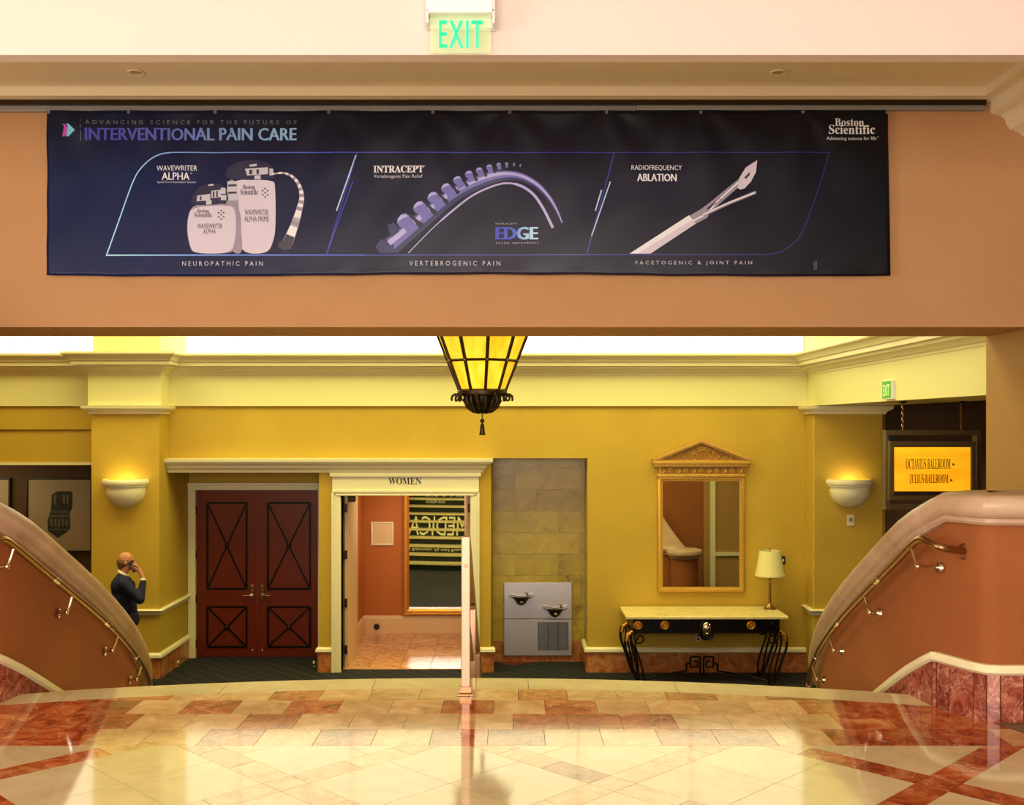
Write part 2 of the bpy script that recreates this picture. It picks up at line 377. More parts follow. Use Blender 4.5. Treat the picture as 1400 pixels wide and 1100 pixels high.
# ------------------------------------------------------------ landing floor
def clip(poly, a, b, c):
    out = []
    n = len(poly)
    for i in range(n):
        p, q = poly[i], poly[(i + 1) % n]; dp = a * p[0] + b * p[1] + c; dq = a * q[0] + b * q[1] + c
        if dp >= 0: out.append(p)
        if dp * dq < 0:
            t = dp / (dp - dq); out.append((p[0] + (q[0] - p[0]) * t, p[1] + (q[1] - p[1]) * t))
    return out
def area2(p): return abs(sum(p[i][0] * p[(i + 1) % len(p)][1] - p[(i + 1) % len(p)][0] * p[i][1] for i in range(len(p)))) / 2
fl = MB()
xs = [-3.15 + 5.8 * i / 40 for i in range(41)]
fl.prism([(-9, -6), (9, -6), (9, 5.75), (2.66, 5.75)] + [(x, arc(x) - 0.03) for x in xs[::-1]] + [(-3.22, 5.75), (-9, 5.75)], -0.3, -0.006)
floor = struct(fl.build('floor', M_GROUT), 'polished marble floor of the upper landing', 'floor')
def tile(poly, m, th=0.006, name='tile'):
    if len(poly) < 3 or area2(poly) < 0.0012: return
    cx = sum(p[0] for p in poly) / len(poly); cy = sum(p[1] for p in poly) / len(poly)
    g = 0.0012; sh = []
    for p in poly:
        dx, dy = p[0] - cx, p[1] - cy; l = math.hypot(dx, dy); k = max(0, 1 - g * 1.5 / l); sh.append((cx + dx * k, cy + dy * k))
    MB().prism(sh, -th, 0.0).build(name, m, floor)
pv = MB(); yy = -6.0
while yy < 5.7:
    xx = -9.0
    while xx < 9.0:
        inside = yy + .44 > 4.15 and xx + .44 > -2.9 and xx < 2.7
        if not inside: pv.box(xx + .001, xx + .439, yy + .001, min(yy + .439, 5.72), -.006, -.001)
        xx += .44
    yy += .44
pv = pv.build('paving', M_CREAMST, floor); pv['kind'] = 'stuff'
def wallx(y): # clear floor inside the stair walls
    return 2.64 if y > 6.3 else (2.64 + (6.3 - y) * 0.36)
def side_clip(p):
    p = clip(p, -1, -0.36, 2.64 + 6.3 * 0.36 + CX); return clip(p, 1, -0.36, 2.64 + 6.3 * 0.36 - CX)
rows = [(5.285, 5.575, 0.0), (5.575, 5.865, 0.13), (5.865, 6.155, 0.02), (6.155, 6.435, 0.16)]
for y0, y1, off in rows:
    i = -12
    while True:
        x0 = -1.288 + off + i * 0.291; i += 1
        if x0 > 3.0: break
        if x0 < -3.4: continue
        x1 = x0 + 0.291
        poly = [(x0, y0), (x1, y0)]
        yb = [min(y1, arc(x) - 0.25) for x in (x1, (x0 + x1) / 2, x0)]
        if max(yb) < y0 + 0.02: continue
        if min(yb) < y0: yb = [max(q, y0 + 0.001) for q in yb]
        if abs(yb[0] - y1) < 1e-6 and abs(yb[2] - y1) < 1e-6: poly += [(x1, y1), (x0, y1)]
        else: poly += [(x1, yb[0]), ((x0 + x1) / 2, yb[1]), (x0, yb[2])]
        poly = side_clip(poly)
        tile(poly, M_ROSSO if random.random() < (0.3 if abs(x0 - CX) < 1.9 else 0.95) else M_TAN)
bx = [-3.3, -2.62, -1.75, -0.85, 0.1, 1.0, 1.86, 2.5, 3.1]
for a, b in zip(bx, bx[1:]):
    n = 6; pts = [(a + (b - a) * k / n) for k in range(n + 1)]
    poly = [(x, arc(x) - 0.25) for x in pts] + [(x, arc(x)) for x in pts[::-1]]
    tile(side_clip(poly), M_CREAMST, 0.006, 'border_tile')
per = 1.456 / math.sqrt(2); bw = 0.15; O = (CX + 0.728, 4.73)
def uv2xy(u, v): return (O[0] + (u - v) / math.sqrt(2), O[1] + (u + v) / math.sqrt(2))
def lattice(u0, u1, v0, v1, m, name='tile'):
    p = [uv2xy(u0, v0), uv2xy(u1, v0), uv2xy(u1, v1), uv2xy(u0, v1)]
    if max(q[0] for q in p) < -2.95 or min(q[0] for q in p) > 2.75 or max(q[1] for q in p) < 4.15: return
    if min(q[1] for q in p) > 5.28: return
    if m is None:
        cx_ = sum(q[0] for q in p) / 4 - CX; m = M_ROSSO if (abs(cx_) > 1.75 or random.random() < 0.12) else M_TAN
    p = clip(p, 0, -1, 5.285); p = clip(p, 0, 1, -4.15)
    tile(p, m, 0.006, name)
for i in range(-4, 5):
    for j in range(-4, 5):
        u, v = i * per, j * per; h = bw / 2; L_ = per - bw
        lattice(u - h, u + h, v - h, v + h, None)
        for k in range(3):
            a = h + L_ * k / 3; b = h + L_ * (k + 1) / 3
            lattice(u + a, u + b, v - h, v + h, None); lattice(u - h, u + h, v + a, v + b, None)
        for k in range(2):
            for l in range(2):
                lattice(u + h + L_ * k / 2, u + h + L_ * (k + 1) / 2, v + h + L_ * l / 2, v + h + L_ * (l + 1) / 2, M_CREAMST)

# ------------------------------------------------------------ stairs (seen from behind in the vestibule mirror)
def hw(Y): return 2.64 + 0.065 * max(0.0, Y - 7.0) ** 2
stairs = sroot('stairs', 'curved marble stairs going down from the landing to the lower hall', 'stairs')
ST = 0.33; RS = 0.168
def sarc(k, x): return arc(x) + ST * k
for k in range(0, 11):
    Ym = 6.5 + ST * k; w = hw(Ym) + 0.1; n = 20
    X = [CX - w + 2 * w * i / n for i in range(n + 1)]
    zt = -RS * k
    if k > 0:
        MB().prism([(x, sarc(k - 1, x) - 0.02) for x in X] + [(x, sarc(k, x) + 0.02) for x in X[::-1]], zt - 0.04, zt).build('tread', M_TREAD, stairs)
    else:
        MB().prism([(x, sarc(0, x) - 0.02) for x in X[1:-1]] + [(x, sarc(0, x) + 0.02) for x in X[1:-1][::-1]], -0.045, -0.001).build('nosing', M_CREAMST, stairs)
    MB().prism([(x, sarc(k, x) - 0.03) for x in X] + [(x, sarc(k, x)) for x in X[::-1]], max(zt - RS, ZL), zt - 0.04).build('riser', M_RISER, stairs)
def riser_text(t, xr, xl, v0, v1, srf=False):
    """text read from the hall: runs towards -X, split over the risers"""
    vs, fs = text_geo(t); xs_ = [v[0] for v in vs]; ys_ = [v[1] for v in vs]; a, b = min(xs_), max(xs_); c, d = min(ys_), max(ys_)
    bm = bmesh.new()
    bv = [bm.verts.new((xr + (xl - xr) * (u - a) / (b - a), 0, v0 + (v1 - v0) * (v - c) / (d - c))) for u, v in vs]
    for f in fs:
        try: bm.faces.new([bv[i] for i in f])
        except ValueError: pass
    for j in range(0, 12):
        bmesh.ops.bisect_plane(bm, geom=bm.verts[:] + bm.edges[:] + bm.faces[:], plane_co=(0, 0, j * RS), plane_no=(0, 0, 1))
    V = []; Fc = []
    for f in bm.faces:
        j = int(f.calc_center_median().z // RS); base = len(V)
        if f.calc_center_median().z - j * RS > RS - 0.04: pass
        for vv in f.verts:
            V.append((vv.co.x, sarc(10 - j, vv.co.x) + 0.003, ZL + vv.co.z))
        Fc.append(tuple(range(base, len(V))))
    bm.free()
    MB().add(V, Fc).build('lettering', M_RTXT, stairs, merge=False)
riser_text('MEDICAL', -1.12, -2.80, RS * 4.1, RS * 6.6)
riser_text('supporting pain by removing barriers', -0.9, -2.9, RS * 2.2, RS * 2.75)
riser_text('OUR MISSION', -1.75, -2.25, RS * 8.3, RS * 8.75)
riser_text('PAIN SCIENCE', -1.0, -2.9, RS * 9.2, RS * 10.3)

# ------------------------------------------------------------ stair side walls
def zcap(Y): return 1.225 if Y <= 5.93 else max(4.19 - 0.5 * Y, -0.70)
def smooth_path():
    p = [(6.5, 5.70), (2.9, 5.70), (2.84, 5.715), (2.80, 5.77), (2.735, 5.93), (2.70, 6.02), (2.665, 6.15), (2.645, 6.3), (2.64, 6.5), (2.64, 7.0)]
    y = 7.0
    while y < 9.7: y += 0.3; p.append((hw(y), y))
    return p
PIN = smooth_path()
def ring(s, d, t, dz, zfun=zcap, nseg=14):
    path = [(CX + s * o, y) for o, y in PIN]; nr = normals(path, s)
    inn = [(path[i][0] + nr[i][0] * d, path[i][1] + nr[i][1] * d, zfun(path[i][1]) + dz) for i in range(len(path))]
    out = [(path[i][0] - nr[i][0] * (2 * t + d), path[i][1] - nr[i][1] * (2 * t + d), zfun(path[i][1]) + dz) for i in range(len(path))]
    a = path[-1]; n = nr[-1]; l = math.hypot(*n); n = (n[0] / l, n[1] / l); T = (n[1] * s, -n[0] * s)
    cx, cy = a[0] - n[0] * t, a[1] - n[1] * t; r = t + d; z = zfun(a[1]) + dz
    arcp = [(cx + r * (math.cos(q) * n[0] + math.sin(q) * T[0]), cy + r * (math.cos(q) * n[1] + math.sin(q) * T[1]), z) for q in [PI * i / nseg for i in range(1, nseg)]]
    return inn + arcp + out[::-1]
def ztrim(Y): return 0.31 if Y <= 6.04 else 0.31 - 0.53 * (Y - 6.04)
def stair_wall(s, side, label):
    t = 0.17
    top = ring(s, 0, t, -0.13); n = len(top)
    bot = [(p[0], p[1], ZL) for p in top]
    mb = MB().add(bot + top, [(i, i + 1, n + i + 1, n + i) for i in range(n - 1)])
    wall = struct(mb.build('wall_stair_' + side, M_STAIRW, smooth=40), label, 'wall')
    prof = [(-0.02, -0.165), (0.035, -0.165), (0.05, -0.15), (0.05, -0.13), (0.075, -0.118), (0.095, -0.09), (0.10, -0.06), (0.092, -0.03), (0.075, -0.012), (0.055, -0.004), (0.03, 0.0), (-0.10, 0.004)]
    rings = [ring(s, d, t, dz) for d, dz in prof]
    vs = [p for r in rings for p in r]; fs = []
    for i in range(len(prof) - 1):
        for j in range(n - 1): fs.append((i * n + j, i * n + j + 1, (i + 1) * n + j + 1, (i + 1) * n + j))
    k = (len(prof) - 1) * n
    for j in range(n // 2 - 0):
        a, b = j, j + 1; c, d_ = n - 1 - j, n - 2 - j
        if b >= d_: break
        fs.append((k + a, k + b, k + d_, k + c))
    MB().add(vs, fs).build('wall_cap', M_CAPST, wall, smooth=35, label='pale pinkish stone cap')
    nx, ny = CX + s * 3.47, 9.93
    MB().lathe([(0.25, ZL), (0.25, -0.83)], (nx, ny, 0), 28).build('newel', M_STAIRW, wall, smooth=60)
    MB().lathe([(0.25, -0.865), (0.275, -0.865), (0.29, -0.85), (0.29, -0.83), (0.315, -0.818), (0.33, -0.79), (0.33, -0.745), (0.315, -0.712), (0.28, -0.70), (0.0, -0.695)], (nx, ny, 0), 32).build('newel_cap', M_CAPST, wall, smooth=40)
    # marble base panels and cream trim along the inside face
    path = [(CX + s * o, y) for o, y in PIN]
    # fine resample
    fine = []
    for (a, b) in zip(path, path[1:]):
        L_ = math.hypot(b[0] - a[0], b[1] - a[1]); m = max(1, int(L_ / 0.12))
        for q in range(m): fine.append((a[0] + (b[0] - a[0]) * q / m, a[1] + (b[1] - a[1]) * q / m))
    fine.append(path[-1])
    fine = [p for p in fine if abs(p[0] - CX) < 4.0]
    i0 = next(i for i, p in enumerate(fine) if p[1] > 6.04)
    fine.insert(i0, (fine[i0 - 1][0] + (fine[i0][0] - fine[i0 - 1][0]) * 0.5, 6.04))
    MB().sweep(fine, [(0.0, -0.055), (0.02, -0.055), (0.036, -0.04), (0.036, -0.012), (0.026, 0.0), (0.0, 0.0)], s, [ztrim(p[1]) for p in fine]).build('base_trim', M_CREAM, wall, smooth=40, label='cream moulding above the marble base')
    i = 0
    nr = normals(fine, s)
    while i < len(fine) - 1:
        j = min(i + (1 if fine[i][1] < 6.4 else random.choice((1, 1, 2))), len(fine) - 1)
        V = []; 
        for q, e in ((i, 0.004), (j, -0.004)):
            tx, ty = fine[j][0] - fine[i][0], fine[j][1] - fine[i][1]; L_ = math.hypot(tx, ty) or 1
            x, y = fine[q][0] + tx / L_ * e, fine[q][1] + ty / L_ * e
            zt = ztrim(fine[q][1]) - 0.055; zb = max(ZL, min(-0.0, zt - 0.5))
            if fine[q][1] < 6.1: zb = -0.0
            for d in (0.001, 0.016):
                V += [(x + nr[q][0] * d, y + nr[q][1] * d, zb), (x + nr[q][0] * d, y + nr[q][1] * d, zt)]
        MB().add(V, [(0, 1, 3, 2), (4, 6, 7, 5), (2, 3, 7, 6), (0, 4, 5, 1), (1, 5, 7, 3), (0, 2, 6, 4)]).build('marble_panel', M_BASEM, wall)
        i = j
    return wall
stair_wall(1, 'right', 'sienna stair wall with pale stone cap on the right of the stairs')
stair_wall(-1, 'left', 'sienna stair wall with pale stone cap on the left of the stairs')

# ------------------------------------------------------------ header beam, piers, coffer ceiling
hb = MB().box(-9, 9, 7.70, 8.50, 2.306, 4.6)
struct(hb.build('wall_header', M_BEAM, bevel=0.004), 'tan header wall over the stairs carrying the banner', 'wall')
struct(MB().box(3.80, 9, 6.27, 8.50, ZL, 2.306).build('wall_pier_right', M_PIER), 'ochre pier wall at the right under the header', 'wall')
struct(MB().box(-9, -4.36, 6.27, 8.50, ZL, 2.306).build('wall_pier_left', M_PIER), 'ochre pier wall at the left under the header', 'wall')
# back face of the right pier as the hall mirror sees it
pr = MB().box(3.98, 9, 8.50, 8.53, ZL, 2.3)
struct(MB().box(3.93, 4.03, 8.501, 8.53, ZL, 2.30).build('trim_1', M_CREAM), 'cream corner board on the back of the right pier', 'trim')
struct(MB().box(4.03, 9, 8.501, 8.54, -1.0, -0.93).build('trim_2', M_CREAM), 'cream chair rail on the back of the right pier', 'trim')
struct(MB().box(2.75, 3.79, 8.30, 8.45, ZL, 0.48).build('wall_under_landing', M_STAIRW), 'sienna wall closing the gap between right stair wall and pier', 'wall')
ceil = struct(MB().box(-9, 9, 5.41, 7.70, 4.007, 4.2).box(-9, 9, -6, 5.3, 4.6, 4.7).build('ceiling', M_CEIL), 'tan ceiling of the landing with a shallow coffer', 'ceiling')
struct(MB().box(-9, 9, 5.30, 5.41, 3.446, 4.7).build('wall_bulkhead', M_BULK, bevel=0.003), 'pale pinkish bulkhead across the top carrying the exit sign', 'wall')
# moulding framing the coffer, with the side cornice at the right
fr = MB().box(-9, 3.37, 7.55, 7.699, 3.94, 4.006)
fr.prism([(3.37, 4.006), (3.37, 3.94), (3.46, 3.94), (3.47, 3.86), (3.50, 3.845), (3.545, 3.84), (3.575, 3.815), (3.59, 3.77), (3.615, 3.74), (3.66, 3.725), (3.70, 3.70), (3.74, 3.66), (3.80, 3.64), (9, 3.64), (9, 4.006)], 5.45, 7.699, 'y')
struct(fr.build('trim_3', M_CEIL, smooth=30), 'tan coffer moulding above the banner with an ogee cornice at the right', 'trim')
# track
tr = thing('banner_track', 'grey metal hanging track above the navy banner', 'track', (0, 7.66, 3.87))
MB().box(-4.3, 3.42, 7.64, 7.70, 3.905, 3.939).build('shadow_gap_strip', M_BRONZE, tr, label='dark strip painted in for the shadow gap above the rail')  # shade between rail and moulding, put in as a dark strip
MB().box(-4.3, 0.90, 7.665, 7.70, 3.862, 3.905).build('rail_section', M_TRACK, tr, bevel=0.004)
MB().box(0.90, 3.42, 7.655, 7.70, 3.870, 3.905).build('rail_section', M_TRACK, tr, bevel=0.004)
# downlights
for px, w in ((186, 'left recessed ceiling downlight above the logo end of the banner'), (1064, 'right recessed ceiling downlight above the right end of the banner')):
    X = (px - 700) * 7.24 / F
    d = thing('recessed_downlight', w, 'ceiling light', (X, 7.24, 4.0), 'downlights in the coffer')
    MB().lathe([(0.038, 4.006), (0.038, 3.999), (0.052, 3.996), (0.056, 4.0), (0.056, 4.006)], (X, 7.24, 0), 24).build('trim_ring', M_CEIL, d, smooth=40)
    MB().lathe([(0.0, 4.001), (0.038, 4.001)], (X, 7.24, 0), 20).build('lens', M_LENS, d)

# ------------------------------------------------------------ landing room shell behind the camera
struct(MB().box(-9.1, 9.1, -6.1, -6, 0, 4.7).build('wall_rear', M_BEAM), 'rear wall of the landing behind the viewer', 'wall')
struct(MB().box(-9.1, -9, -6, 18, ZL, 6).build('wall_left', M_PIER), 'far left wall', 'wall')
struct(MB().box(9, 9.1, -6, 18, ZL, 6).build('wall_right', M_PIER), 'far right wall', 'wall')

# ------------------------------------------------------------ lower hall shell
struct(MB().box(-9, 9, 6.3, 17.7, ZL - 0.1, ZL).build('carpet_floor', M_CARPET), 'dark carpet with red motifs on the lower hall floor', 'floor')
YB = 14.78
wb = MB()
wb.box(-4.79, -2.69, YB, YB + .2, 0.937, 2.56)
wb.box(-2.69, -2.38, YB, YB + .95, ZL, 2.56)
wb.box(-2.38, -0.58, YB, YB + .2, 0.611, 2.56)
wb.box(-0.58, -0.275, YB, YB + .2, ZL, 2.56)
wb.box(-0.275, 1.05, YB, YB + .2, 1.13, 2.56)
wb.box(1.05, 5.2, YB, YB + .2, ZL, 2.56)
wb.box(-4.79, -2.69, YB + .2, YB + 1.1, 0.937, 1.2)         # recess soffit
wb.box(-4.9, -2.38, YB + .95, YB + 1.1, 0.63, 1.2)          # above the doors
struct(wb.build('wall_back', M_HALL), 'ochre back wall of the lower hall with door recess and fountain niche', 'wall')
wl = MB().box(-9, -5.71, YB, YB + .2, 1.53, 2.56).box(-9, -5.71, YB + 0.03, YB + .2, 1.07, 1.52)
struct(wl.build('wall_back_left', M_HALL), 'ochre header wall left of the pilaster over the dark opening', 'wall')
struct(MB().box(-9, -5.71, YB + 0.01, YB + .22, 1.035, 1.07).build('trim_4', M_CREAM), 'thin cream edge along the dark opening at the left', 'trim')
struct(MB().box(-9, -5.2, 16.5, 16.6, ZL, 2.0).box(-9, -5.71, YB + .2, 16.5, 1.3, 1.4).box(-5.75, -5.6, YB + .2, 16.5, ZL, 1.4).build('wall_left_room', M_DARKW), 'dark brown wall of the side room behind the left opening', 'wall')
# pilasters
struct(MB().box(-5.71, -4.79, 14.4, YB + 1.1, ZL, 2.30).build('wall_pilaster_left', M_HALL), 'ochre pilaster with a sconce at the left of the doors', 'wall')
struct(MB().box(4.09, 5.04, 14.4, YB, ZL, 1.854).build('wall_pilaster_right', M_HALL, bevel=0.02, seg=3), 'ochre pilaster with a sconce at the right of the mirror', 'wall')
# side beam of the right corridor opening + frieze
struct(MB().box(4.14, 5.04, 8.50, YB, 1.856, 2.6).box(4.3, 5.04, 8.5, 15.6, 2.6, 5.4).build('wall_side_beam', M_FRIEZE), 'pale side beam running over the right corridor opening', 'wall')
struct(MB().box(-5.71, -4.79, 14.45, 15.6, 2.3, 5.4).build('wall_upper_pier', M_FRIEZE), 'pale pier above the crown moulding over the left pilaster', 'wall')
FR = [(-9, YB), (-5.71, YB), (-5.71, 14.4), (-4.79, 14.4), (-4.79, YB), (4.14, YB), (4.14, 8.55)]
fz = MB().sweep(FR, [(0.0, 1.855), (0.035, 1.855), (0.035, 2.29), (0.0, 2.29)], -1)
struct(fz.build('trim_5', M_FRIEZE), 'pale yellow frieze band under the crown moulding', 'trim')
crown_prof = [(0.0, 2.285), (0.045, 2.285), (0.05, 2.31), (0.075, 2.32), (0.095, 2.345), (0.13, 2.365), (0.15, 2.37), (0.155, 2.40), (0.205, 2.405), (0.205, 2.455), (0.225, 2.46), (0.235, 2.485), (0.265, 2.52), (0.29, 2.53), (0.30, 2.545), (0.30, 2.573), (0.0, 2.573)]
struct(MB().sweep(FR, crown_prof, -1).build('trim_6', M_CREAM, smooth=25), 'stepped cream crown moulding around the hall', 'trim')
cap_prof = [(0.0, 1.74), (0.03, 1.74), (0.035, 1.765), (0.055, 1.785), (0.09, 1.80), (0.105, 1.82), (0.11, 1.85), (0.0, 1.85)]
struct(MB().sweep([(-5.71, YB), (-5.71, 14.4), (-4.79, 14.4), (-4.79, YB)], cap_prof, -1).build('trim_7', M_CREAM, smooth=25), 'cream capital moulding of the left pilaster', 'trim')
struct(MB().sweep([(4.09, YB), (4.09, 14.4), (5.04, 14.4), (5.04, YB)], cap_prof, -1).build('trim_8', M_CREAM, smooth=25), 'cream capital moulding of the right pilaster', 'trim')
# chair rails on pilasters
cr_prof = [(0.0, -0.985), (0.02, -0.985), (0.025, -0.955), (0.05, -0.94), (0.06, -0.92), (0.045, -0.91), (0.0, -0.905)]
struct(MB().sweep([(-5.71, YB), (-5.71, 14.4), (-4.79, 14.4), (-4.79, 15.68)], cr_prof, -1).build('trim_9', M_CREAM, smooth=25), 'cream chair rail around the left pilaster', 'trim')
struct(MB().sweep([(4.09, YB), (4.09, 14.4), (5.04, 14.4), (5.04, YB)], cr_prof, -1).build('trim_10', M_CREAM, smooth=25), 'cream chair rail around the right pilaster', 'trim')
# base: cream trim over marble panels
base_prof = [(0.0, -1.575), (0.03, -1.575), (0.045, -1.56), (0.04, -1.525), (0.02, -1.505), (0.0, -1.50)]
def base_run(idx, path, label):
    r = sroot('baseboard_' + idx, label, 'baseboard')
    MB().sweep(path, base_prof, -1).build('base_trim', M_CREAM, r, smooth=30)
    for a, b in zip(path, path[1:]):
        L_ = math.hypot(b[0] - a[0], b[1] - a[1]); n = max(1, round(L_ / 0.62)); u = ((b[0] - a[0]) / L_, (b[1] - a[1]) / L_); nn = (u[1], -u[0])
        for k in range(n):
            s0, s1 = L_ * k / n + 0.003, L_ * (k + 1) / n - 0.003
            e0 = 0.022 if (k == 0) else 0.0; e1 = 0
            q = [(a[0] + u[0] * (s0 - 0.0), a[1] + u[1] * s0), (a[0] + u[0] * s1, a[1] + u[1] * s1)]
            MB().prism([q[0], q[1], (q[1][0] + nn[0] * .022, q[1][1] + nn[1] * .022), (q[0][0] + nn[0] * .022, q[0][1] + nn[1] * .022)], ZL, -1.575).build('marble_panel', M_HBASE, r)
base_run('left', [(-5.71, YB), (-5.71, 14.4), (-4.79, 14.4), (-4.79, 15.70)], 'marble baseboard with cream cap around the left pilaster')
base_run('middle', [(-2.69, YB + 0.9), (-2.69, YB), (-2.49, YB)], 'marble baseboard with cream cap beside the double doors')
base_run('niche', [(-0.46, YB), (-0.275, YB), (-0.275, 14.85)], 'marble baseboard with cream cap left of the fountain niche')
base_run('right', [(1.05, YB + 0.6), (1.05, YB), (4.09, YB)], 'marble baseboard with cream cap under the gilded mirror')
# upper vault: added glowing panels stand in for the uplit cove over the crown
cove_root = sroot('glowing_cove_1', 'bright white cove above the crown moulding, built as added glowing panels', 'glowing_cove')
for k in range(8):
    x0 = -9 + k * 1.6625
    MB().box(x0 + .02, x0 + 1.6425, 15.6, 15.62, 2.55, 5.4).build('pane', M_COVEGLOW, cove_root)
MB().box(-9, 4.3, 15.62, 15.66, 2.5, 5.45).build('cove_backing', M_WHITE, cove_root)
struct(MB().box(-9, 9, 8.5, 15.6, 5.4, 5.5).build('ceiling_hall', M_WHITE), 'white vault ceiling of the lower hall', 'ceiling')
struct(MB().box(-9, 9, 8.48, 8.50, 4.6, 5.5).build('wall_hall_upper', M_WHITE), 'white upper wall behind the header', 'wall')
struct(MB().box(-4.79, 4.14, YB - 0.02, 15.6, 2.5, 2.57).box(-9, -5.71, YB - 0.02, 15.6, 2.5, 2.57).build('ceiling_ledge', M_WHITE), 'ledge behind the crown moulding', 'ledge')
# corridor at the right
struct(MB().box(5.04, 9, 14.9, 15.0, ZL, 2.7).build('wall_corridor', M_DARKW), 'dark brown corridor wall behind the hanging sign', 'wall')
struct(MB().box(5.04, 9, 8.5, 15, 1.95, 2.05).build('ceiling_corridor', M_DARKW), 'dark corridor ceiling behind the hanging sign', 'ceiling')

# ------------------------------------------------------------ double door recess
d1 = sroot('door_1', 'mahogany double doors with black crossed straps in cream frame', 'door')
YD = 15.70
fd = MB().box(-4.785, -4.675, YD - .05, YD + .08, ZL, 0.63).box(-2.865, -2.70, YD - .05, YD + .08, ZL, 0.63).box(-4.785, -2.70, YD - .055, YD + .08, 0.63, 0.73)
fd.box(-4.785, -2.70, YD - .085, YD - .05, 0.70, 0.74)
fd.build('door_frame', M_CREAM, d1, bevel=0.006)
for x0, x1, sg in ((-4.672, -3.773, 1), (-3.767, -2.868, -1)):
    lf = MB().box(x0, x1, YD, YD + 0.045, ZL + 0.01, 0.625).build('door_leaf', M_MAHOG, d1, bevel=0.003)
    xa, xb = x0 + 0.165, x1 - 0.155
    if sg < 0: xa, xb = x0 + 0.155, x1 - 0.12
    for z0, z1 in ((-0.83, 0.44), (-1.69, -1.10)):
        st = MB(); t = 0.016
        def bar(ax, az, bx_, bz, w=0.015, yy=YD - 0.008):
            dx, dz = bx_ - ax, bz - az; L_ = math.hypot(dx, dz); nx, nz = -dz / L_ * w, dx / L_ * w
            st.prism([(ax + nx, az + nz), (bx_ + nx, bz + nz), (bx_ - nx, bz - nz), (ax - nx, az - nz)], yy, YD + 0.001, 'y')
        for a in ((xa, z0, xb, z0), (xb, z0, xb, z1), (xb, z1, xa, z1), (xa, z1, xa, z0)): bar(*a)
        bar(xa, z0, xb, z1, 0.012, YD - 0.010); bar(xa, z1, xb, z0, 0.012, YD - 0.012)
        st.build('iron_strap', M_IRON, lf)
        cxx, czz = (xa + xb) / 2, (z0 + z1) / 2
        MB().lathe([(0.0, -0.03), (0.018, -0.028), (0.032, -0.015), (0.036, 0.0)], (cxx, YD - 0.01, czz), 12, axis='y').build('boss', M_BRONZE, lf, smooth=50)
        for qx, qz in ((xa, z0), (xb, z0), (xa, z1), (xb, z1)):
            MB().lathe([(0.0, -0.012), (0.012, -0.01), (0.017, 0)], (qx, YD - 0.012, qz), 8, axis='y').build('rivet', M_BRONZE, lf)
    hx = x1 - 0.07 if sg > 0 else x0 + 0.07
    h = MB().box(hx - 0.022, hx + 0.022, YD - 0.012, YD, -0.98, -0.76)
    h.tube([(hx, YD - 0.01, -0.92), (hx, YD - 0.055, -0.92), (hx - sg * 0.03, YD - 0.06, -0.92), (hx - sg * 0.12, YD - 0.055, -0.925)], 0.011, 8)
    h.lathe([(0, -0.03), (0.015, -0.028), (0.02, 0)], (hx, YD - 0.01, -0.80), 10, axis='y')
    h.build('door_handle', M_CHROME, lf, smooth=40, label='bright nickel lever handle')
    MB().lathe([(0, -0.014), (0.013, -0.01), (0.016, 0)], (hx, YD, -1.74), 10, axis='y').build('floor_bolt', M_CHROME, lf)
    ex = x0 - 0.004 if sg > 0 else x1 + 0.004
    for z in (0.33, -0.32, -0.98, -1.64):
        MB().lathe([(0.0, -0.06), (0.012, -0.06), (0.012, 0.06), (0.0, 0.06)], (ex, YD - 0.012, z), 8).build('hinge', M_BRONZE, lf)
# long cornice over both doors
corn = [(0.0, 0.93), (0.03, 0.93), (0.035, 0.965), (0.06, 0.985), (0.075, 1.0), (0.08, 1.03), (0.13, 1.045), (0.155, 1.07), (0.165, 1.085), (0.17, 1.125), (0.0, 1.13)]
struct(MB().sweep([(-4.79, YB), (-0.43, YB), (-0.43, YB + 0.05)], corn, -1).build('trim_11', M_CREAM, smooth=25), 'long cream cornice over the double doors and the women entrance', 'trim')
# ------------------------------------------------------------ women entrance
d2 = sroot('door_2', 'cream framed WOMEN entrance with doors standing open', 'door')
fw = MB().box(-2.50, -2.38, YB - .045, YB + .2, ZL, 0.63).box(-0.58, -0.46, YB - .045, YB + .2, ZL, 0.63).box(-2.50, -0.46, YB - .045, YB + .2, 0.611, 0.93)
fw.box(-2.53, -0.43, YB - .075, YB, 0.875, 0.93).box(-2.50, -0.46, YB - .065, YB, 0.655, 0.69).box(-2.44, -0.52, YB - .06, YB, 0.611, 0.63)
fw.box(-2.51, -2.475, YB - .06, YB, ZL, 0.655).box(-0.485, -0.45, YB - .06, YB, ZL, 0.655)
fw.build('door_frame', M_CREAM, d2, bevel=0.006)
text('lettering', serif('WOMEN'), (531 - 700) / 98.4, (576 - 700) / 98.4, 1.6 - 82 / 98.4, 1.6 - 72.5 / 98.4, YB - .0475, M_INK, d2)
def leaf(x0, y0, x1, y1, hs):
    dx, dy = x1 - x0, y1 - y0; L_ = math.hypot(dx, dy); nx, ny = -dy / L_ * .022, dx / L_ * .022
    lf = MB().prism([(x0 + nx, y0 + ny), (x1 + nx, y1 + ny), (x1 - nx, y1 - ny), (x0 - nx, y0 - ny)], ZL + .012, 0.59).build('door_leaf', M_DOORP, d2, bevel=0.003, label='open painted door leaf')
    for z in (0.42, -0.24, -0.92, -1.58):
        MB().box(x0 + hs - 0.018, x0 + hs + 0.018, y0 - 0.03, y0 + 0.0, z - 0.06, z + 0.06).build('hinge', M_BRONZE, lf)
    return lf
lf = leaf(-2.345, 15.0, -2.335, 15.90, 0.0)
MB().box(-2.31, -2.23, 15.03, 15.18, 0.50, 0.585).build('door_closer', M_BRONZE, lf, bevel=0.01)
MB().box(-2.325, -2.31, 15.0, 15.9, 0.583, 0.59).build('edge_strip', M_BRONZE, lf)
leaf(-0.605, 15.0, -0.69, 15.88, 0.0)
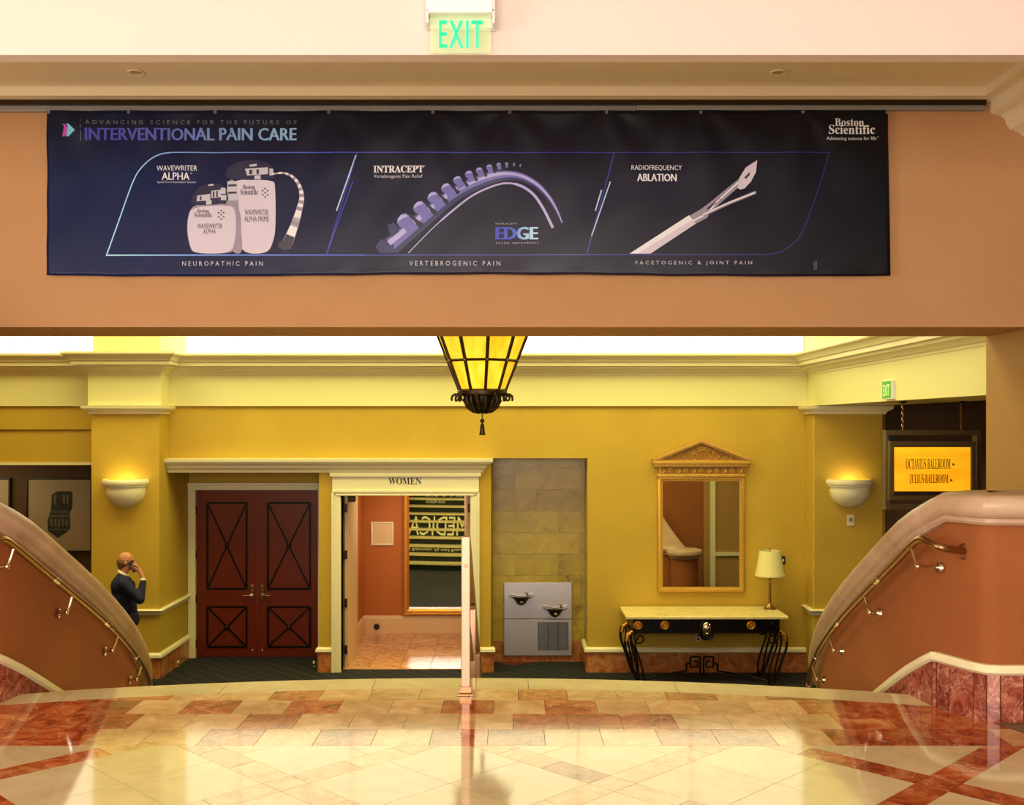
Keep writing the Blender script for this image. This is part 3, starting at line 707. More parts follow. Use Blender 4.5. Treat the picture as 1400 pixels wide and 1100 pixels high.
v = MB().box(-2.55, -2.45, 14.98, 17.6, ZL, 1.1).box(-2.55, -0.2, 17.5, 17.6, ZL, 1.1).box(-0.30, -0.279, 14.98, 17.5, ZL, 1.1)
struct(v.build('wall_vestibule', M_SALMON), 'terracotta wall inside the women entrance', 'wall')
struct(MB().box(-2.45, -0.3, 14.98, 17.5, 1.0, 1.1).build('ceiling_vestibule', M_WHITE), 'white vestibule ceiling', 'ceiling')
struct(MB().sweep([(-2.45, 16.0), (-2.45, 17.5), (-0.3, 17.5)], [(0, ZL), (.03, ZL), (.03, -1.60), (.02, -1.57), (0.012, -1.555), (0, -1.55)], -1).build('baseboard_vestibule', M_VCREAM), 'tall cream baseboard inside the women entrance', 'baseboard')
vf = struct(MB().box(-2.45, -0.3, 14.93, 17.5, ZL, ZL + 0.003).build('floor_vestibule', M_GROUT), 'pinkish marble tile floor of the women entrance', 'floor')
for i in range(5):
    for j in range(6):
        x0 = -2.45 + i * 0.43; y0 = 14.93 + j * 0.43
        MB().box(x0 + .003, min(x0 + .427, -0.3), y0 + .003, min(y0 + .427, 17.5), ZL + .003, ZL + .012).build('tile', M_VFLOOR, vf)
# vestibule leaning mirror with gilt frame
gm = thing('framed_mirror', 'large mirror in ribbed orange gilt frame inside the women entrance', 'mirror', (-1.1, 17.47, -1.55))
x0, x1, z0, z1 = -1.79, -0.38, -1.53, 0.92; w = 0.097
MB().prism([(x0, z0), (x1, z0), (x1, z1), (x0, z1)], 17.47, 17.495, 'y').build('backing', M_DKFRAME, gm)
def picture_frame(x0, x1, z0, z1, w, y, prof, m, parent, name='frame', **k):
    mb = MB(); n = len(prof); cs = [(x0, z0, 1, 1), (x1, z0, -1, 1), (x1, z1, -1, -1), (x0, z1, 1, -1)]; V = []
    for cx_, cz_, sx, sz in cs:
        for d, h in prof: V.append((cx_ + sx * d, y - h, cz_ + sz * d))
    Fc = [(i * n + j, i * n + (j + 1) % n, ((i + 1) % 4) * n + (j + 1) % n, ((i + 1) % 4) * n + j) for i in range(4) for j in range(n)]
    return mb.add(V, Fc).build(name, m, parent, smooth=40, **k)
picture_frame(x0, x1, z0, z1, w, 17.49, [(0, 0), (0, .05), (.015, .06), (.03, .05), (.06, .055), (.075, .045), (w, .03), (w, 0)], M_GOLD2, gm)
mb = MB(); z = z0 + 0.03
while z < z1: mb.box(x0 + 0.025, x0 + 0.065, 17.425, 17.445, z, z + 0.025); mb.box(x1 - 0.065, x1 - 0.025, 17.425, 17.445, z, z + 0.025); z += 0.045
x = x0 + 0.09
while x < x1 - 0.09: mb.box(x, x + 0.025, 17.425, 17.445, z0 + 0.025, z0 + 0.065); x += 0.045
mb.build('rope_beading', M_GOLD2, gm)['kind'] = 'stuff'
MB().box(x0 + w - .005, x1 - w + .005, 17.462, 17.468, z0 + w - .005, z1 - w + .005).build('mirror_glass', M_MIRROR, gm)
pq = thing('framed_plaque', 'blank square cream plaque on the terracotta wall inside the women entrance', 'plaque', (-2.15, 17.48, -0.2))
xa, xb, za, zb = -2.325, -1.955, -0.39, -0.005
MB().box(xa + .015, xb - .015, 17.482, 17.499, za + .015, zb - .015).build('panel', M_VCREAM, pq)
picture_frame(xa, xb, za, zb, .025, 17.499, [(0, 0), (0, .022), (.02, .026), (.028, .018), (.028, 0)], M_CREAM, pq)
MB().lathe([(0, -.03), (.03, -.03), (.045, -.02), (.05, 0)], (-2.23, 17.47, -1.73), 16, axis='y').build('door_bumper', M_BRONZE, None, smooth=40)
tag(bpy.data.objects['door_bumper'], 'round bronze bumper on the cream baseboard below the plaque', 'door stop')

# ------------------------------------------------------------ fountain niche
YN = 15.45
struct(MB().box(-0.29, -0.277, YB, YN, ZL + .0, 1.13).box(-0.276, 1.05, YB + .2, YN, 1.131, 1.3).box(1.052, 1.06, YB + .2, YN, ZL, 1.2).build('wall_niche_sides', M_TRAV), 'plain sides of the fountain niche', 'wall')
nb = MB().box(-0.275, 1.05, YN + .012, YN + .1, ZL, 1.3)
nw = struct(nb.build('wall_niche', mat('pale_grout', C(222, 200, 116), 0.8)), 'travertine tiled niche wall behind the drinking fountain', 'wall')
zj = [1.20, 0.97, 0.656, 0.343, 0.03, -0.285, -0.60, -0.925, -1.24, -1.555]
for r in range(len(zj) - 1):
    xs0 = -0.275 - (0.63 if r % 2 else 0.315); x = xs0 + 0.35 - 0.035
    while x < 1.05:
        a, b = max(x, -0.274), min(x + 0.63, 1.049)
        if b - a > 0.02: MB().box(a + .003, b - .003, YN, YN + .012, zj[r + 1] + .003, zj[r] - .003).build('tile', M_TRAV, nw)
        x += 0.63
for k in range(3):
    MB().box(-0.274 + k * .4413, -0.274 + (k + 1) * .4413 - .004, YN - .012, YN + .012, ZL, -1.557).build('marble_panel', M_HBASE, nw)
df = thing('drinking_fountain', 'stainless wall drinking fountain with two bowls in the travertine niche', 'drinking fountain', (0.38, YN - .04, -1.75))
s_ = 94.2; fx = lambda p: (p - 700) / s_; fz_ = lambda p: 1.6 - (p - 580) / s_
YF = YN - 0.05
MB().box(fx(689), fx(782), YF, YN - .012, fz_(846), fz_(796)).build('upper_panel', M_STEEL, df, bevel=0.006)
lp = MB().box(fx(689), fx(782), YF - .004, YN - .012, fz_(896), fz_(846.6)).build('lower_panel', M_STEEL, df, bevel=0.006)
gx0, gx1, gz0, gz1 = fx(736), fx(776.5), fz_(888.5), fz_(850)
MB().box(gx0, gx1, YF - .0055, YF - .003, gz0, gz1).build('grille_recess', M_TRACK, lp)
for k in range(14):
    z = gz0 + 0.012 + (gz1 - gz0 - 0.012) * k / 14
    MB().box(gx0, gx1, YF - .016, YF - .0055, z, z + 0.016).build('slat', mat('grey_slat_metal', C(126, 134, 142), 0.4, 0.6), lp)
for xx in (gx0, gx0 + (gx1 - gx0) / 3, gx0 + 2 * (gx1 - gx0) / 3, gx1):
    MB().box(xx - .005, xx + .005, YF - .02, YF - .004, gz0, gz1).build('divider', M_CHROME, lp)
for bxp, bzp in ((712.5, 813.5), (758.5, 829.5)):
    X, Z = fx(bxp), fz_(bzp)
    bw_ = MB()
    prof = [(0.18, 0.014), (0.172, 0.0), (0.12, -0.02), (0.09, -0.06), (0.065, -0.10), (0.03, -0.125), (0.0, -0.13)]
    bw_.lathe(prof, (X, YF - 0.10, Z), 28)
    bw_.lathe([(0.18, 0.014), (0.155, 0.006), (0.09, -0.015), (0.0, -0.022)], (X, YF - 0.10, Z), 28)
    bowl = bw_.build('bowl', M_STEELD, df, smooth=50, label='dark bronze toned bowl')
    MB().lathe([(0, -0.02), (0.02, -0.016), (0.03, 0.0)], (X + 0.005, YF - 0.185, Z - 0.07), 14, axis='y').build('push_button', M_CHROME, bowl, smooth=60)
    MB().tube([(X + 0.085, YF - 0.08, Z - 0.0), (X + 0.088, YF - 0.08, Z + 0.04), (X + 0.06, YF - 0.085, Z + 0.055)], [0.012, 0.011, 0.008], 8).build('spout', M_CHROME, bowl, smooth=50)
    MB().box(X - 0.05, X + 0.05, YF - 0.04, YF, Z - 0.11, Z - 0.01).build('bracket', M_STEELD, bowl, bevel=0.01)

# ------------------------------------------------------------ gilded mirror
s_ = 98.4; mx = lambda p: (p - 700) / s_; mz = lambda p: 1.6 - (p - 580) / s_
wm = thing('wall_mirror', 'tall gilded pediment mirror on the ochre wall above the console table', 'mirror', (2.62, YB, -0.74))
picture_frame(mx(899), mx(1019), mz(810), mz(650), .07, YB, [(0, 0), (0, .03), (.012, .045), (.03, .05), (.05, .045), (.056, .03), (.075, .028), (.078, .01), (.078, 0)], M_GOLD, wm)
MB().box(mx(905), mx(1013), YB - .014, YB - .008, mz(804), mz(655)).build('mirror_glass', M_MIRROR, wm)
MB().box(mx(904), mx(1014), YB - .008, YB - .001, mz(805), mz(652)).build('backing', M_DKFRAME, wm)
hd = MB().box(mx(901), mx(1016), YB - .05, YB, mz(649), mz(636.5)).box(mx(898), mx(1019), YB - .065, YB, mz(651.5), mz(648)).build('entablature', M_GOLD, wm, bevel=0.004)
MB().box(mx(894), mx(1022), YB - .085, YB, mz(637.5), mz(633.5)).box(mx(891.5), mx(1024.5), YB - .11, YB, mz(633.5), mz(629.5)).build('cornice', M_GOLD, wm, bevel=0.004)
ax, az = mx(958.3), mz(598)
el, er, ez = mx(891), mx(1026), mz(629.5)
pd = MB().prism([(el, ez), (er, ez), (er, ez + 0.03), (ax, az), (el, ez + 0.03)], YB - .045, YB, 'y').build('pediment', M_GOLD, wm)
rk = MB()
for sx, e in ((-1, el), (1, er)):
    for (t0, t1, dep) in ((0.0, 0.045, .11), (0.045, 0.065, .085)):
        rk.prism([(e, ez + 0.03 - t0), (ax, az - t0 * 1.2), (ax, az - t1 * 1.2), (e - sx * 0.06 * (t1 / .065), ez + 0.03 - t1 * 0.5)] if sx < 0 else [(e, ez + 0.03 - t0), (e - sx * 0.06 * (t1 / .065), ez + 0.03 - t1 * 0.5), (ax, az - t1 * 1.2), (ax, az - t0 * 1.2)], YB - dep, YB, 'y')
rk.build('raking_cornice', M_GOLD, pd)
# carved scrolls: spirals in relief
def spiral(mb, cx_, cz_, r, y, turns=1.3, dr=1, a0=0.0, th=0.006):
    pts = []
    for i in range(14):
        t = i / 13; a = a0 + dr * t * turns * 2 * PI; rr = r * (1 - 0.75 * t); pts.append((cx_ + rr * math.cos(a), y, cz_ + rr * math.sin(a)))
    mb.tube(pts, th, 5)
n = 11
for i in range(n):
    cv = MB(); X = mx(906) + (mx(1011) - mx(906)) * i / (n - 1); spiral(cv, X, mz(642.5), 0.036, YB - .052, 1.3, 1 if i % 2 else -1, PI * (i % 2), .009); cv.build('scroll_carving', M_GOLD, hd, smooth=60)
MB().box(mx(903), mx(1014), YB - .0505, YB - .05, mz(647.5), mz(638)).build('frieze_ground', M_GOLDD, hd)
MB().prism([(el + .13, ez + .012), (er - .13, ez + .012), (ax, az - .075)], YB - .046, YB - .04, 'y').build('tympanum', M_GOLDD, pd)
for i in range(-5, 6):
    if i == 0: continue
    hh = (1 - abs(i) / 7.0); cv = MB()
    X = ax + i * 0.098; base = ez + 0.04 + 0.035 * hh
    spiral(cv, X, base, 0.03 + 0.035 * hh, YB - .05, 1.3, 1 if i < 0 else -1, PI * (i < 0))
    if abs(i) < 4:
        cv.build('scroll_carving', M_GOLD, pd, smooth=60); cv = MB(); spiral(cv, X * 0.6 + ax * 0.4, base + 0.10 * hh, 0.03 * hh + .01, YB - .05, 1.2, -1 if i < 0 else 1, 0)
    cv.build('scroll_carving', M_GOLD, pd, smooth=60)
cv = MB()
for q in range(7):
    a = PI * (0.18 + 0.64 * q / 6); cv.tube([(ax, YB - .05, ez + 0.13), (ax + 0.075 * math.cos(a), YB - .055, ez + 0.13 + 0.075 * math.sin(a))], [0.005, 0.011], 5)
cv.build('palmette_carving', M_GOLD, pd, smooth=60)

# ------------------------------------------------------------ console table
ct = thing('console_table', 'wrought iron console table with cream marble top under the gilded mirror', 'table', (2.57, 14.35, ZL))
ZT = -0.925
MB().box(1.50, 3.645, 13.97, 14.745, ZT - .045, ZT).build('table_top', M_TABLETOP, ct, bevel=0.012)
ap = MB().box(1.60, 3.54, 14.03, 14.06, -1.15, ZT - .045).box(1.60, 3.54, 14.68, 14.71, -1.15, ZT - .045).box(1.60, 1.63, 14.03, 14.70, -1.15, ZT - .045).box(3.51, 3.54, 14.03, 14.70, -1.15, ZT - .045)
ap.box(1.57, 3.57, 14.01, 14.73, -1.16, -1.145).build('apron', M_IRON, ct, bevel=0.004)
for X in (1.665, 2.02, 3.16, 3.47):
    MB().lathe([(0, -.03), (.02, -.03), (.03, -.015), (.042, -.028), (.058, -.02), (.062, 0)], (X, 14.03, -1.055), 16, axis='y').build('rosette', M_GOLD2 if X < 3.3 else M_IRON, ct, smooth=40)
mk = MB().ball((2.57, 14.0, -1.10), 0.068, 0.04, 0.10, 16).ball((2.57, 13.965, -1.10), 0.012, 0.02, 0.035, 8)
mk.ball((2.545, 13.968, -1.075), 0.014, 0.01, 0.008, 8).ball((2.595, 13.968, -1.075), 0.014, 0.01, 0.008, 8).ball((2.57, 13.965, -1.15), 0.022, 0.012, 0.008, 8)
mask = mk.build('mask_ornament', M_CHROME, ct, smooth=60, label='silvery face mask ornament')
MB().tube([(2.57 + 0.09 * math.cos(a), 14.01, -1.11 + 0.12 * math.sin(a)) for a in [2 * PI * i / 24 for i in range(24)]], 0.022, 8, closed=True).build('wreath', M_IRON, mask, smooth=60)
def crv(pts, n=6):   # catmull-rom
    P = [pts[0]] + list(pts) + [pts[-1]]; out = []
    for i in range(1, len(P) - 2):
        for k in range(n):
            t = k / n; a, b, c, d = [Vector(q) for q in P[i - 1:i + 3]]
            out.append(0.5 * ((2 * b) + (c - a) * t + (2 * a - 5 * b + 4 * c - d) * t * t + (3 * b - a - 3 * c + d) * t ** 3))
    out.append(Vector(P[-2])); return out
for sx in (-1, 1):
    for yy, yt in ((14.05, -1), (14.66, 1)):
        def Q(x, z): return (2.57 + sx * (2.57 - x), yy, z)
        lg = MB()
        outer = [Q(1.60, -1.14), Q(1.53, -1.17), Q(1.50, -1.26), Q(1.51, -1.38), Q(1.565, -1.53), Q(1.61, -1.67), Q(1.66, -1.80), Q(1.70, -1.84)]
        lg.tube(crv(outer), 0.017, 8)
        inner = [Q(1.66, -1.22), Q(1.63, -1.32), Q(1.66, -1.42), Q(1.70, -1.54), Q(1.735, -1.68), Q(1.745, -1.82)]
        lg.tube(crv(inner), 0.013, 8)
        mid = [Q(1.585, -1.17), Q(1.575, -1.30), Q(1.61, -1.45), Q(1.645, -1.6), Q(1.67, -1.75), Q(1.70, -1.83)]
        lg.tube(crv(mid), 0.013, 8)
        lg.lathe([(0, ZL), (.045, ZL), (.045, ZL + .02), (.02, ZL + .035), (0, ZL + .035)], (Q(1.71, 0)[0], yy, 0), 12)
        leg = lg.build('leg', M_IRON, ct, smooth=50)
        sc_ = MB(); pts = []
        for i in range(26):
            t = i / 25; a = PI * 0.5 - t * 2 * PI * 1.35; r = 0.085 * (1 - 0.72 * t); pts.append(Q(1.69 - r * math.cos(a) * 1.0, -1.235 + r * math.sin(a)))
        sc_.tube(pts, 0.012, 6).build('scroll', M_IRON, leg, smooth=50)
        kn = MB().tube([Q(1.60, -1.145), Q(1.54, -1.18), Q(1.515, -1.27)], [0.03, 0.034, 0.024], 8)
        kn.build('gilded_knee', M_GOLD2, leg, smooth=50, label='gilded knee')
kb = MB()
gk = [(2.36, -1.70), (2.37, -1.62), (2.42, -1.62), (2.42, -1.53), (2.55, -1.53), (2.55, -1.84)]
for sx in (-1, 1):
    def G(x, z, y=14.35): return (2.57 + sx * (2.57 - x), y, z)
    kb.tube(crv([G(1.72, -1.81, 14.1), G(1.9, -1.795, 14.25), G(2.1, -1.77), G(2.3, -1.74), G(2.36, -1.73)]), 0.011, 6)
    for a, b in zip([(2.36, -1.735), (2.36, -1.63), (2.415, -1.63), (2.415, -1.54), (2.545, -1.54)], [(2.36, -1.63), (2.415, -1.63), (2.415, -1.54), (2.545, -1.54), (2.545, -1.80)]):
        kb.tube([G(*a), G(*b)], 0.013, 6)
    for a, b in zip([(2.415, -1.63), (2.415, -1.68), (2.51, -1.68), (2.51, -1.60)], [(2.415, -1.68), (2.51, -1.68), (2.51, -1.60), (2.455, -1.60)]):
        kb.tube([G(*a), G(*b)], 0.011, 6)
kb.tube([(1.72, 14.08, -1.81), (1.72, 14.64, -1.81)], 0.011, 6).tube([(3.42, 14.08, -1.81), (3.42, 14.64, -1.81)], 0.011, 6)
kb.build('stretcher', M_IRON, ct, smooth=40, label='iron stretcher with Greek key centre')

# table lamp
tl = thing('table_lamp', 'brass table lamp with pale yellow shade on the console table', 'lamp', (3.53, 14.52, ZT))
LX, LY = 3.53, 14.52
MB().lathe([(0, 0), (.085, 0), (.085, .015), (.06, .025), (.05, .045), (.025, .06), (.018, .09), (.016, .20), (.013, .33), (.022, .345), (.013, .36), (.012, .40), (.032, .415), (.036, .44), (.03, .46), (.0, .47)], (LX, LY, ZT), 20).build('base', M_BRASS, tl, smooth=50, label='turned brass base')
MB().lathe([(.20, .455), (.14, .80), (.136, .80), (.196, .455)], (LX, LY, ZT), 32).lathe([(.202, .452), (.204, .47), (.198, .47)], (LX, LY, ZT), 32).build('lamp_shade', M_SHADE, tl, smooth=60)
MB().tube([(LX, LY, ZT + .46), (LX, LY, ZT + .82)], 0.006, 6).ball((LX, LY, ZT + .825), 0.012).build('finial', M_BRASS, tl, smooth=60)

def plate(name, label, cat, x, z, y, w, h, m, holes=0):
    t = thing(name, label, cat, (x, y, z))
    MB().box(x - w / 2, x + w / 2, y - .012, y, z - h / 2, z + h / 2).build('cover_plate', m, t, bevel=0.003)
    return t
t = plate('wall_switch', 'small dark wall switch plate behind the lamp shade', 'switch', mx(1071.5), mz(766), YB, .06, .11, M_BLACK)
MB().box(mx(1071.5) - .01, mx(1071.5) + .01, YB - .02, YB - .012, mz(766) - .02, mz(766) + .02).build('toggle', M_IVORY, t)
t = plate('power_outlet', 'wall power outlet in the shadow under the console table', 'outlet', mx(955), mz(871.5), YB, .07, .11, M_IVORY)
for dz in (-.025, .025): MB().box(mx(955) - .016, mx(955) + .016, YB - .014, YB - .012, mz(871.5) + dz - .014, mz(871.5) + dz + .014).build('socket', M_BLACK, t)
t = plate('intercom_plate', 'small ivory call plate on the pilaster below the right sconce', 'wall plate', 462.5 / 100.7, 1.6 - 131 / 100.7, 14.4, .10, .15, M_IVORY)
MB().box(4.575, 4.61, 14.375, 14.388, 0.29, 0.335).build('button', M_TRACK, t)

# ------------------------------------------------------------ sconces
def sconce(px, label):
    X = (px - 700) / 100.9
    t = thing('wall_sconce', label, 'wall light', (X, 14.4, 0.6), 'plaster bowl sconces on the pilasters')
    zr = 1.6 - 75.5 / 101.5
    rim = [(0.27, -0.10), (0.285, -0.095), (0.288, -0.075), (0.30, -0.07), (0.31, -0.05), (0.31, -0.02), (0.30, 0.0), (0.28, 0.004), (0.26, 0.0), (0.25, -0.05)]
    MB().lathe(rim, (X, 14.40, zr), 36, PI, 2 * PI).build('rim', M_PLAST, t, smooth=40)
    bowlp = [(0.25, -0.05), (0.262, -0.10), (0.262, -0.17), (0.245, -0.23), (0.21, -0.29), (0.15, -0.34), (0.08, -0.375), (0.02, -0.385), (0.0, -0.385)]
    bowli = [(0.25, -0.05), (0.24, -0.17), (0.22, -0.23), (0.13, -0.32), (0.0, -0.36)]
    MB().lathe(bowlp, (X, 14.40, zr), 36, PI, 2 * PI).lathe(bowli, (X, 14.40, zr), 36, PI, 2 * PI).build('bowl', M_PLAST, t, smooth=50)
    MB().lathe([(0, 0), (.02, .01), (.022, .06), (.012, .09), (0, .095)], (X, 14.29, zr - .16), 12).build('bulb', mat('lit_bulb', C(255, 230, 170), emit=(1, .8, .45, 1), estr=20), t, smooth=60)
    p = point('sconce_lamp', (X, 14.27, zr - 0.03), 2.0, (1.0, 0.82, 0.46), 0.05)
    attach(p, t)
sconce(171.5, 'white plaster half bowl sconce on the left pilaster above the man')
sconce(1161.5, 'white plaster half bowl sconce on the right pilaster beside the hanging sign')

# ------------------------------------------------------------ chandelier
CHX, CHY = CX, 10.0
ch = thing('lantern_chandelier', 'tapered amber glass lantern with dark iron bars hanging over the stairs', 'chandelier', (CHX, CHY, 1.5))
NS = 10; A0 = math.radians(-90 + 9)
def chp(r, a, z): return (CHX + r * math.cos(a), CHY + r * math.sin(a), z)
levels = [(0.215, 1.915), (0.325, 2.195), (0.47, 2.56), (0.66, 3.05)]
for i in range(NS):
    a, b = A0 + 2 * PI * i / NS, A0 + 2 * PI * (i + 1) / NS
    for (r0, z0), (r1, z1) in zip(levels, levels[1:]):
        V = [chp(r0, a, z0), chp(r0, b, z0), chp(r1, b, z1), chp(r1, a, z1)]
        V2 = [chp(r0 - .006, a, z0), chp(r0 - .006, b, z0), chp(r1 - .006, b, z1), chp(r1 - .006, a, z1)]
        MB().add(V + V2, [(0, 1, 2, 3), (4, 7, 6, 5), (0, 4, 5, 1), (1, 5, 6, 2), (2, 6, 7, 3), (3, 7, 4, 0)]).build('glass_pane', M_AMBER, ch)
    MB().tube([chp(r + .004, a, z) for r, z in levels], [.014, .016, .018, .02], 6).build('bar', M_BRONZE, ch, smooth=60)
for (r, z), th in zip(levels, (.018, .014, .015, .024)):
    pts = [chp(r + .003, A0 + 2 * PI * i / NS, z) for i in range(NS)]
    MB().tube(pts, th, 6, closed=True).build('ring', M_BRONZE, ch)
for r, z in levels[1:3]:
    for i in range(NS): MB().ball(chp(r + .012, A0 + 2 * PI * i / NS, z), .014, seg=8).build('rivet', M_BRASS, ch, smooth=60)
MB().lathe([(.222, 1.925), (.235, 1.915), (.235, 1.885), (.222, 1.87), (.16, 1.865)], (CHX, CHY, 0), 30).build('band', M_BRONZE, ch, smooth=30)
MB().lathe([(.155, 1.87), (.15, 1.82), (.125, 1.765), (.08, 1.725), (.03, 1.712), (0, 1.71)], (CHX, CHY, 0), 30).build('bowl', M_IRON, ch, smooth=60)
g = MB()
for i in range(14):
    a = 2 * PI * i / 14
    g.tube([chp(r, a, z) for r, z in ((.165, 1.865), (.16, 1.82), (.135, 1.765), (.09, 1.722), (.035, 1.705))], [.014, .02, .02, .013, .006], 6)
g.build('gadroons', M_BRONZE, ch, smooth=60)
for i in range(NS):
    a = A0 + 2 * PI * (i + .5) / NS; g = MB(); pts = []
    for k in range(14):
        t_ = k / 13; q = -PI * 0.2 + t_ * PI * 1.7; rr = 0.04 * (1 - .5 * t_); pts.append(chp(.262 + rr * math.cos(q) - .01, a, 1.845 + rr * math.sin(q)))
    g.tube(pts, .011, 5).tube([chp(.225, a, 1.885), chp(.262, a, 1.885), chp(.292, a, 1.86)], .011, 5)
    g.build('scroll', M_BRONZE, ch, smooth=60)
MB().tube([chp(0, 0, 1.71), chp(0, 0, 1.65)], .006, 6).ball(chp(0, 0, 1.635), .022, seg=12).lathe([(0, 1.615), (.012, 1.61), (.02, 1.59), (.022, 1.55), (.03, 1.505), (.028, 1.50), (0, 1.50)], (CHX, CHY, 0), 12).build('tassel', M_BRONZE, ch, smooth=50)
MB().lathe([(.68, 3.05), (.70, 3.08), (.70, 3.16), (.66, 3.2), (.5, 3.4), (.25, 3.55), (.08, 3.62), (.05, 3.7), (0, 3.7)], (CHX, CHY, 0), 30).build('crown', M_BRONZE, ch, smooth=40)
MB().tube([chp(0, 0, 3.68), chp(0, 0, 5.4)], .02, 8).build('hanging_rod', M_BRONZE, ch)

# ------------------------------------------------------------ hanging ballroom sign
YS = 11.6; s_ = F / YS; hx = lambda p: (p - 700) / s_; hz = lambda p: 1.6 - (p - 580) / s_
hs = thing('hanging_sign', 'amber backlit ballroom sign in dark bronze frames hanging on chains', 'sign', (hx(1273), YS, hz(690)))
def frame4(x0, x1, z0, z1, w, y0, y1, name, m, parent):
    MB().box(x0, x1, y0, y1, z0, z0 + w).box(x0, x1, y0, y1, z1 - w, z1).box(x0, x0 + w, y0, y1, z0 + w, z1 - w).box(x1 - w, x1, y0, y1, z0 + w, z1 - w).build(name, m, parent, bevel=0.004)
frame4(hx(1212), hx(1343), hz(697), hz(588), .052, YS + .02, YS + .14, 'outer_frame', M_FRAMEBLK, hs)
frame4(hx(1214), hx(1331), hz(683), hz(603), .048, YS - .06, YS + .02, 'inner_frame', M_FRAMEBLK, hs)
MB().box(hx(1216), hx(1329), YS - .01, YS + .02, hz(680), hz(606)).build('light_box', M_DKFRAME, hs)
MB().box(hx(1219.5), hx(1326.5), YS - .03, YS - .01, hz(671), hz(611)).build('backlit_panel', M_SCREEN, hs)
text('lettering', serif('OCTAVIUS BALLROOM'), hx(1237), hx(1298), hz(641), hz(626.5), YS - .032, M_SIGNTX, hs)
text('lettering', serif('JULIUS BALLROOM'), hx(1242), hx(1295), hz(661.5), hz(648), YS - .032, M_SIGNTX, hs)
for px, py in ((1302, 634.5), (1299, 656)):
    MB().flat([(hx(px) - .012, hz(py) - .016), (hx(px) + .018, hz(py)), (hx(px) - .012, hz(py) + .016)], YS - .032).build('arrow_mark', M_SIGNTX, hs)
for px in (1250, 1288):
    MB().tube([(hx(px), YS + .03, hz(604)), (hx(px), YS + .03, hz(592))], .005, 6).build('hanger', M_BRASS, hs)
for px in (1237.5, 1318):
    z = hz(588); k = 0; cm = MB()
    while z < 1.86:
        pts = []
        for q in range(10):
            a = 2 * PI * q / 10; du = .012 * math.cos(a); dz = .022 * math.sin(a)
            pts.append((hx(px) + (du if k % 2 else 0), YS + .07 + (0 if k % 2 else du), z + .02 + dz))
        cm.tube(pts, .0045, 5, closed=True); z += .034; k += 1
    cm.build('chain', M_BRASS, hs, smooth=60)
    MB().box(hx(px) - .03, hx(px) + .03, YS + .04, YS + .10, 1.835, 1.856).build('ceiling_bracket', M_IRON, hs)
for px, pz in ((1221, 598), (1223, 679)):
    MB().box(hx(px) - .05, hx(px) + .05, YS - .01, YS + .03, hz(pz) - .02, hz(pz) + .02).build('corner_block', M_BLACK, hs)

# ------------------------------------------------------------ exit signs
es = thing('exit_sign', 'large clear exit sign with green letters on the pale bulkhead above the banner', 'exit sign', (-0.235, 5.2, 3.8))
YE = 5.20; s_ = F / YE; ex = lambda p: (p - 700) / s_; ez_ = lambda p: 1.6 - (p - 580) / s_
MB().box(ex(586), ex(673.5), YE - .03, YE + .10, ez_(20), ez_(-12)).build('housing', M_WPLAST, es, bevel=0.004, label='white enamel housing')
MB().box(ex(583), ex(586), YE - .02, YE + .08, ez_(33), ez_(-12)).box(ex(673.5), ex(676.5), YE - .02, YE + .08, ez_(33), ez_(-12)).box(ex(583), ex(676.5), YE + .05, YE + .08, ez_(33), ez_(20)).build('bracket', M_WPLAST, es, bevel=0.002)
MB().box(ex(588), ex(671), YE + .012, YE + .02, ez_(71.5), ez_(20)).build('acrylic_panel', M_ACRYL, es)
for px in (585, 674.5):
    MB().ball((ex(px), YE - .021, ez_(16)), .004, seg=8).build('screw', M_TRACK, es)
text('lettering', 'EXIT', ex(600.5), ex(660), ez_(64.5), ez_(27), YE + .008, M_GREEN, es, bold=.0025, spacing=1.18)
e2 = thing('exit_sign', 'small green exit sign on the pale beam above the right pilaster', 'exit sign', (4.09, 11.5, 1.88))
MB().box(4.062, 4.105, 11.36, 11.63, 1.872, 2.075).build('housing', M_WPLAST, e2, bevel=0.003)
MB().box(4.058, 4.062, 11.37, 11.625, 1.885, 2.068).build('face_panel', M_GREEN2, e2)
vs, fs = text_geo('EXIT'); xm = max(v[0] for v in vs)
MB().add([(4.0565, 11.60 - v[0] / xm * .20, 1.91 + v[1] / .73 * .13) for v in vs], fs).build('lettering', M_EXW, e2, merge=False)

# ------------------------------------------------------------ pictures in the side room
pf = thing('framed_print', 'framed print of a dark carved fragment behind the left stair wall', 'picture', (-7.1, 16.45, 0.2))
s_ = F / 16.45; qx = lambda p: (p - 700) / s_; qz = lambda p: 1.6 - (p - 580) / s_
MB().box(qx(38), qx(124), 16.45, 16.5, qz(753), qz(655)).build('mat_board', M_PAPER, pf)
picture_frame(qx(36), qx(126), qz(755), qz(653), .02, 16.5, [(0, 0), (0, .065), (.02, .07), (.03, .055), (.03, 0)], M_DKFRAME, pf)
frag = [(71, 676), (78, 671.5), (97, 671), (99, 674), (98.5, 694), (95, 700), (96, 722), (91, 727), (79.5, 735), (66, 726), (65, 712), (70, 694)]
MB().prism([(qx(a), qz(b)) for a, b in frag], 16.445, 16.45, 'y').build('printed_fragment', M_PRINT, pf)
ln = MB()
for (y0, y1, k) in ((697, 701, 8), (703, 707, 0), (709, 719, 5), (722, 725, 0)):
    if k:
        for i in range(k):
            x = 69 + i * 26 / k; ln.box(qx(x), qx(x + 26 / k * .55), 16.443, 16.445, qz(y1), qz(y0))
    else: ln.box(qx(67), qx(95), 16.443, 16.445, qz(y1) + .01, qz(y0) - .01)
for x in (74, 86, 91): ln.box(qx(x), qx(x + 3), 16.443, 16.445, qz(688), qz(676))
ln.build('printed_ornament', M_PRINT2, pf)['kind'] = 'stuff'
pf2 = thing('framed_print', 'edge of a second framed print at the far left frame edge', 'picture', (-8.2, 16.45, 0.2))
